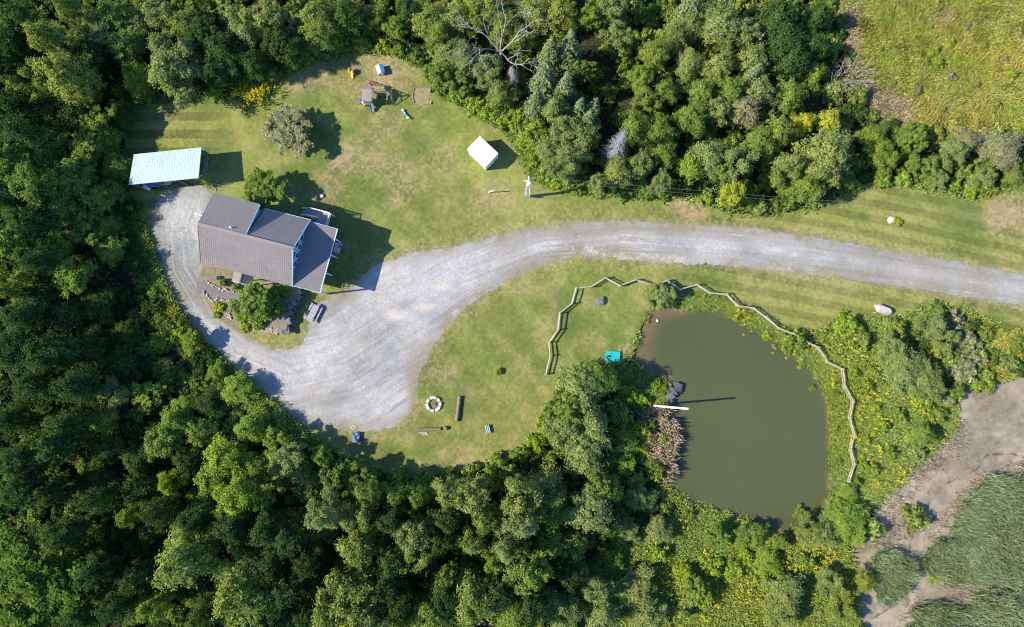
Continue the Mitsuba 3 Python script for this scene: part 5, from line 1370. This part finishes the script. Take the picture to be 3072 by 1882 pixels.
# seesaw
sw_ = thing('seesaw', 'blue toddler seesaw with pale yellow seats on the lawn', 'seesaw')
a, b = c4(1365, 1185, .35), c4(1465, 1335, .55)
m = MB(); n = 9; d = b - a
m.tube([a + d * t + [0, 0, -.12 * math.sin(math.pi * t)] for t in np.linspace(.1, .9, n)], .10, 8); put(sw_ + '__beam', m, 'sky_plastic', 40)
m = MB(); mid_ = (a + b) / 2; side = np.array([-d[1], d[0], 0]); side /= np.linalg.norm(side)
m.bar(mid_ - side * .3 - [0, 0, mid_[2] - .04], mid_ + side * .3 - [0, 0, mid_[2] - .04], .3, .08); m.bar(mid_ - [0, 0, mid_[2]], mid_ - [0, 0, .05], .16, .16); put(sw_ + '__base', m, 'blue_plastic')
for e in (a, b):
    put(sw_ + '__seat', MB(at=e - [0, 0, .05]).lathe([(.05, -.05), (.17, -.04), (.20, .03), (.17, .08), (.02, .06)], n=14), 'pale_yellow', True)
# sand pit: a low timber frame sunk into dry grass
sp = thing('sand_pit', 'low rounded timber frame of an overgrown sand pit beside the swings', 'sand pit')
pts_ = [c4(X, Y) for X, Y in [(1620, 745), (1580, 790), (1565, 880), (1570, 980), (1600, 1050)]]
for i in range(4):
    m = MB(); m.bar(pts_[i] + [0, 0, .06], pts_[i + 1] + [0, 0, .06], .14, .14); put(sp + '__timber', m, 'play_wood')
m = MB(); m.bar(c4(1640, 742) + [0, 0, .06], c4(1900, 740) + [0, 0, .06], .14, .12); put(sp + '__timber', m, 'play_wood')
m = MB(); m.bar(c4(1918, 750) + [0, 0, .3], c4(1915, 850) + [0, 0, .3], .16, .6); put(sp + '__timber', m, 'play_wood')
m = MB(); m.bar(c4(1915, 1020) + [0, 0, .12], c4(1918, 1070) + [0, 0, .12], .2, .24); put(sp + '__timber', m, 'rail_wood')
put(sp + '__sand', sheet(Polygon([q[:2] for q in pts_] + [c4(1640, 1075)[:2], c4(1880, 1070)[:2], c4(1905, 755)[:2], c4(1640, 755)[:2]]).buffer(0), .5, lambda x, y: 0 * x + .012)[0], 'sand_mat')

# ------------------------------------------------------------------ small things on the lower lawn
def c6(X, Y, z=0.0):
    return W(1020 + X / 5.133, 1170 + Y / 5.133, z)


fp = thing('fire_pit', 'ring of pale stone blocks making a fire pit on the lawn', 'fire pit')
fc = c6(1442, 218); R = .97
for i in range(10):
    a = 2 * math.pi * (i + .15 * (i % 3)) / 10
    put(fp + '__block', MB(at=fc, rz=a).hexa([(R + x * k, y * k2, z) for z, k in ((0, 1), (.36, .94)) for x, y, k2 in ((-.2, -.24, k), (.2, -.31, k), (.2, .31, k), (-.2, .24, k))]), 'stone_white')
put(fp + '__ash', MB(at=fc).lathe([(.8, .015), (.3, .05), (.01, .06)], n=18), 'ash')
m = MB(at=fc)
for i in range(4):
    a = i * .9; m.tube([(.25 * math.cos(a) + .22, .25 * math.sin(a) - .02, .08 + .05 * i), (-.25 * math.cos(a) + .22, -.25 * math.sin(a) - .02, .1 + .05 * i)], .06, 6)
put(fp + '__firewood', m, 'log_wood')


def log(key, lab, a, b, r_, mat='log_wood', cat='log'):
    k = thing(key, lab, cat); a, b = np.array(a), np.array(b); a[2] = b[2] = r_ * .92
    n = 9; rr = np.random.default_rng(len(k) + int(abs(a[0]))); 
    P = [a + (b - a) * t for t in np.linspace(0, 1, n)]
    put(k, MB().tube(P, r_ * rr.uniform(.93, 1.06, n), 12), mat, 50); return k


log('log_bench', 'thick grey log lying on the grass right of the fire pit', c6(1845, 100), c6(1800, 480), .30)
log('log_bench', 'thinner grey log lying below the fire pit beside the planks', c6(1190, 612), c6(1550, 598), .23)
sm = thing('log_stump', 'round log stump at the end of the level log', 'stump'); q = c6(1620, 590); put(sm, MB(at=q).lathe([(.34, 0), (.32, .25), (.30, .52), (.0, .53)], n=14), 'log_wood', 40)
wpk = thing('scrap_planks', 'small stack of pale scrap planks beside the level log', 'planks')
for i, (X, Y) in enumerate([(1290, 655), (1300, 672), (1310, 690), (1240, 660)]):
    q = c6(X, Y); put(wpk + '__plank', MB(at=q, rz=.05 * i - .05).box((0, 0, .06 + .05 * (i % 2)), (1.0 if i < 3 else .45, .14, .06)), 'rail_wood')
bn = thing('bench', 'blue and white plastic bench on the lower lawn', 'bench')
a, b = c6(2260, 545, .45), c6(2290, 670, .45); d = b - a; ang = math.atan2(d[1], d[0]); q = (a + b) / 2; q[2] = 0; L = np.linalg.norm(d)
for i, (o, mat, wd) in enumerate(((-.26, 'white_plastic', .06), (-.13, 'navy_plastic', .17), (-.01, 'white_plastic', .05), (.12, 'navy_plastic', .17), (.26, 'white_plastic', .06))):
    put(bn + '__slat', MB(at=q, rz=ang).box((0, o, .45), (L, wd, .05)), mat)
for s in (-1, 1):
    put(bn + '__leg', MB(at=q, rz=ang).box((s * L * .4, 0, .21), (.1, .5, .42)), 'navy_plastic')
ct = thing('garden_cart', 'blue garden cart tub with dark handle on the grass edge', 'cart')
q = c6(252, 730); A = -.06
put(ct + '__tub', MB(at=q, rz=A).hexa([(-.42, -.6, .22), (.42, -.6, .22), (.42, .6, .22), (-.42, .6, .22), (-.55, -.75, .52), (.55, -.75, .52), (.55, .75, .52), (-.55, .75, .52)]), 'navy_plastic')
put(ct + '__liner', MB(at=q, rz=A).hexa([(-.45, -.62, .50), (.45, -.62, .50), (.45, .62, .50), (-.45, .62, .50), (-.45, -.62, .535), (.45, -.62, .535), (.45, .62, .535), (-.45, .62, .535)]), 'steel_blue')
m = MB(at=q, rz=A); m.bar((-.45, .7, .62), (.2, -.35, .62), .06, .06); m.bar((.45, .65, .62), (-.2, -.2, .62), .06, .06); m.bar((.5, .1, .5), (1.05, -.1, .12), .06, .05); m.bar((.5, -.35, .5), (1.05, -.1, .12), .06, .05); put(ct + '__handle', m, 'black_rubber')
for x, y in ((-.5, .45), (.5, .45), (-.5, -.45), (.5, -.45)):
    mm = trimesh.creation.cylinder(.2, .1, sections=12); mm.apply_transform(trimesh.transformations.rotation_matrix(math.pi / 2, [0, 1, 0])); put(ct + '__wheel', MB(at=q, rz=A).tri(mm, (x, y, .2)), 'black_rubber')
rg_ = thing('ring', 'pale ring lying on the grass above the blue cart', 'ring'); mm = trimesh.creation.torus(.26, .045, 24, 8); q = c6(210, 580); put(rg_, MB(at=q + [0, 0, .05]).tri(mm), 'pale_yellow', True)

# ------------------------------------------------------------------ pond side
def c7(X, Y, z=0.0):
    return W(1660 + X / 5.033, 820 + Y / 5.033, z)


def c3(X, Y, z=0.0):
    return W(1780 + X / 6.293, 1020 + Y / 6.293, z)


rf = thing('raft', 'turquoise plastic paddle raft pulled up on the grass by the pond', 'raft')
q = (c3(225, 225) + c3(490, 400)) / 2; A = -.04; L, Wd = 2.1, 1.45
import manifold3d as mf
cs_ = mf.CrossSection.square((L - .4, Wd - .4), True).offset(.2, mf.JoinType.Round, circular_segments=24)
hull = mf.Manifold.extrude(cs_, .34, 6, 0, (1.06, 1.06))
put(rf + '__hull', MB(at=q + [0, 0, .03], rz=A).tri(trimesh.Trimesh(hull.to_mesh().vert_properties[:, :3], hull.to_mesh().tri_verts)), 'turquoise_plastic')
for y in (-.42, 0, .42):
    put(rf + '__rib', MB(at=q, rz=A).box((.35, y, .395), (1.2, .1, .05)), 'turquoise_plastic')
put(rf + '__seat_well', MB(at=q, rz=A).box((-.5, .02, .375), (.62, .26, .03)), 'black_rubber'); put(rf + '__seat', MB(at=q, rz=A).box((-.5, .34, .40), (.5, .26, .07)), 'turquoise_plastic'); put(rf + '__seat', MB(at=q, rz=A).box((-.5, -.34, .40), (.5, .26, .07)), 'turquoise_plastic')
bo = thing('buoy', 'round white float on the pond near the willow', 'buoy'); q = c7(1572, 717, -.25); put(bo, MB(at=q).lathe([(.01, -.2), (.15, -.14), (.2, 0), (.15, .14), (.01, .2)], n=16), 'white_plastic', True)
for i, (X, Y, a, b, h, lab, mat) in enumerate([(690, 425, 1.75, 1.3, .9, 'dark grey boulder on the lawn inside the fence', 'stone_grey')]):
    rock_put(thing('boulder', lab, 'boulder'), c7(X, Y), (a, b, h), mat, 60, .3)
rock_put(thing('boulder', 'large pale oblong boulder beside the drive above the thicket', 'boulder'), W(2643, 928), (2.5, 1.5, 1.2), 'boulder_pale', 61, -.35)
rock_put(thing('boulder', 'bright white rock beside a small yellow plant on the lawn', 'boulder'), W(2672, 661), (1.1, .9, .5), 'stone_white', 62, .2)
kx = thing('flower_clump', 'small yellow leafed plant beside the white rock', 'plant'); q = W(2690, 668); scene[kx] = {'type': 'instance', 'shapegroup': {'type': 'ref', 'id': nursery('bush', 'leaf_yellow', 0)}, 'to_world': T().translate(q.tolist()).scale([.5, .62, .4])}
rock_put(thing('boulder', 'grey rock lying among the goldenrod right of the fence', 'boulder'), W(2048 + 1415 / 2.406, 627 + 1310 / 2.406), (1.2, 1.0, .5), 'stone_grey', 63, .5)
SL = [(1370, 1000, 2.8, 1.8, .45, 'largest flat slate slab at the pond\'s left edge'), (1480, 950, 2.0, .8, .5, 'long slate slab against the largest flat slab'), (1590, 900, 1.3, 1.6, .8, 'dark slate boulder standing in the pond water'), (1440, 860, .8, .45, .4, 'small slate rock above the flat slab'), (1505, 830, .45, .5, .4, 'little pale slate tip above the dark boulder'),
      (1410, 1130, .5, .9, .4, 'upright narrow slate rock below the flat slab'), (1465, 1160, .45, .75, .4, 'narrow slate rock next to the white pole'), (880, 950, 1.3, .9, .4, 'flat slate rock among weeds left of the slabs'), (590, 870, .8, .7, .35, 'small dark slate rock under the pond trees'), (1240, 1120, .6, .5, .3, 'small slate rock in weeds below the slabs'), (1070, 920, .8, .5, .3, 'slate rock between the weed clumps')]
for i, (X, Y, a, b, h, lab) in enumerate(SL):
    q = c3(X, Y); q[2] = -.3 if X > 1500 else -.12
    rock_put(thing('slate_rock', lab, 'rock', 'slate rocks at the pond edge'), q, (a, b, h + .3), 'slate', 500 + i, -.6 if i in (0, 1) else .4 * i, .1)
kx = thing('white_pole', 'tall white pole leaning out over the pond from the slate rocks', 'pole')
a, b = W(1957, 1217, 0), W(2066, 1227, 7.0)
put(kx + '__pipe', MB().tube([a - (b - a) * .03, b], .155, 14), 'white_plastic', 40); put(kx + '__end_cap', MB().tube([b, b + (b - a) / np.linalg.norm(b - a) * .03], .09, 12), 'grey_steel')
for i, (X, Y) in enumerate([(890, 515), (935, 510)]):
    q = c3(X, Y); q[2] = -.33; rock_put(thing('pale_stone', f'{"left" if i == 0 else "right"} of two pale stones in the shallow brown water', 'stone'), q, (.3, .45, .25), 'stone_white', 520 + i, .5 - i)

# ------------------------------------------------------------------ split rail fence
fk = thing('rail_fence', 'zigzag split rail wooden fence curving around the pond', 'fence')
t1 = lambda X, Y: (1024 + X / 2.406, 627 + Y / 2.406)
t2 = lambda X, Y: (2048 + X / 2.406, 627 + Y / 2.406)
t3 = lambda X, Y: (2048 + X / 2.406, 1254 + Y / 2.404)
fpts = [t1(*q) for q in [(1478, 1195), (1510, 1062), (1502, 965), (1565, 872), (1578, 752), (1665, 682), (1697, 572), (1810, 560), (1908, 497), (2018, 553), (2130, 512), (2245, 548), (2358, 517), (2450, 580)]] + \
       [t2(*q) for q in [(110, 548), (205, 605), (322, 615), (402, 698), (515, 715), (605, 780), (700, 862), (805, 900), (915, 968), (985, 1000), (1050, 1105), (1160, 1158), (1175, 1280), (1235, 1392)]] + [t3(*q) for q in [(1212, 0), (1245, 115), (1220, 232), (1245, 335), (1205, 460)]]
fr = np.random.default_rng(8)
FP = [W(px, py, 1.1) * [1, 1, 0] for px, py in fpts]
FP = [q + [0, 0, float(zground([q[0]], [q[1]])[0])] for q in FP]
for q in FP:
    m = MB()
    for o in (-.09, .09):
        m.tube([q + [o, o * .4, -.1], q + [o + fr.normal(0, .02), o * .4, 1.25 + fr.uniform(-.05, .08)]], [.085, .075], 7)
    put(fk + '__post', m, 'rail_wood', 40)
for i in range(len(FP) - 1):
    a, b = FP[i], FP[i + 1]; d = (b - a) / np.linalg.norm(b - a)
    for z in (.42, .98):
        m = MB(); mid_ = (a + b) / 2 + fr.normal(0, .03, 3)
        m.tube([a - d * .18 + [0, 0, z], mid_ + [0, 0, z + .02], b + d * .18 + [0, 0, z + fr.normal(0, .04)]], [.085, .10, .08], 6)
        put(fk + '__rail', m, 'rail_wood', 30)

# ------------------------------------------------------------------ power pole and wires
pk2 = thing('utility_pole', 'tall pale utility pole with transformer and conduit at the lawn edge', 'utility pole')
b = W(1581.6, 590); top = b + [0, 0, 12.4]
m = MB(); m.tube([b - [0, 0, .1], top], [.19, .13], 12); put(pk2 + '__pole', m, 'pole_wood', 40)
m = MB()
for o in (-.32, .30):
    m.tube([b + [o, -.14, 0], b + [o * .9, -.14, 9.5]], .055, 8)
for z in np.arange(.6, 9.5, 1.4):
    m.bar(b + [-.32, -.14, z], b + [.3, -.14, z], .05, .05)
put(pk2 + '__conduit', m, 'white_plastic', 40)
put(pk2 + '__meter_box', MB(at=b).box((-.28, -.3, 1.5), (.34, .2, .5)), 'grey_steel'); put(pk2 + '__meter_box', MB(at=b).box((.3, -.3, 1.4), (.3, .2, .6)), 'grey_steel')
put(pk2 + '__transformer', MB(at=b + [.0, -.42, 9.6]).lathe([(.01, 0), (.28, .0), (.30, .1), (.30, .85), (.24, .95), (.01, 1.0)], n=14), 'white_plastic', 40)
m = MB(); m.bar(b + [-.75, .02, 9.9], b + [.75, .02, 9.9], .1, .12); put(pk2 + '__crossarm', m, 'pole_wood')
put(pk2 + '__insulator', MB(at=top).lathe([(.05, 0), (.1, .06), (.06, .14), (.1, .2), (.01, .26)], n=10), 'grey_steel', 40)


def wire(key, lab, a, b, sag, group, r_=.009):
    k = thing(key, lab, 'wire', group); a, b = np.array(a), np.array(b)
    P = [a + (b - a) * t - [0, 0, sag * 4 * t * (1 - t)] for t in np.linspace(0, 1, 28)]
    put(k, MB().tube(P, r_, 5), 'wire_metal')


e1 = F(2560, 522, 10.6); e2 = F(2560, 530, 9.8)
wire('power_wire', 'upper of two wires running right from the utility pole', top + [.1, 0, .15], e1, 1.0, 'wires from the utility pole')
wire('power_wire', 'lower of two wires running right from the utility pole', b + [.6, .02, 9.95], e2, .8, 'wires from the utility pole')
wire('field_wire', 'thin dark wire crossing the field\'s upper right corner', W(2048 + 2310 / 2.406, -40, 8), W(3150, 330, 8), .6, 'field wires', .018)
ga = W(1440 + 195 / 7.7, 500 + 598 / 7.7)
gw = thing('guy_wire', 'slanting guy wire with pale guard left of the utility pole', 'wire')
m = MB(); m.tube([ga, b + [0, 0, 11.6]], .014, 5); put(gw + '__cable', m, 'wire_metal')
g1 = ga + (b + [0, 0, 11.6] - ga) * .16
m = MB(); m.tube([ga + [0, 0, .03], g1 + [0, 0, .03]], .075, 8); put(gw + '__guard', m, 'white_plastic', 40)

# ------------------------------------------------------------------ odds and ends
kx = thing('well_cap', 'pale blue round cover in the grass above the porch', 'cover'); q = W(350 + 1410 / 2.288, 400 + 432 / 2.288); put(kx, MB(at=q).lathe([(.30, 0), (.30, .25), (.24, .32), (.01, .34)], n=16), 'sky_plastic' if False else 'carport_metal', 40)
log('fallen_log', 'bleached fallen log lying in the middle of the golden meadow', F(1642 + 2005 / 3, 540 / 3), F(1642 + 2055 / 3, 492 / 3), .14, 'dead_wood', 'log')
log('fallen_log', 'pale fallen log in the weeds below the fence end', W(2048 + 1340 / 2.406, 1254 + 560 / 2.404), W(2048 + 1440 / 2.406, 1254 + 410 / 2.404), .13, 'dead_wood', 'log')
kx = thing('deck_planter', 'dark pot standing at the corner of the entry bed', 'pot'); q = c5(430, 300); put(kx, MB(at=q).lathe([(.22, 0), (.30, .3), (.32, .4), (.26, .4), (.2, .34), (.01, .33)], n=14), 'black_rubber', 40)
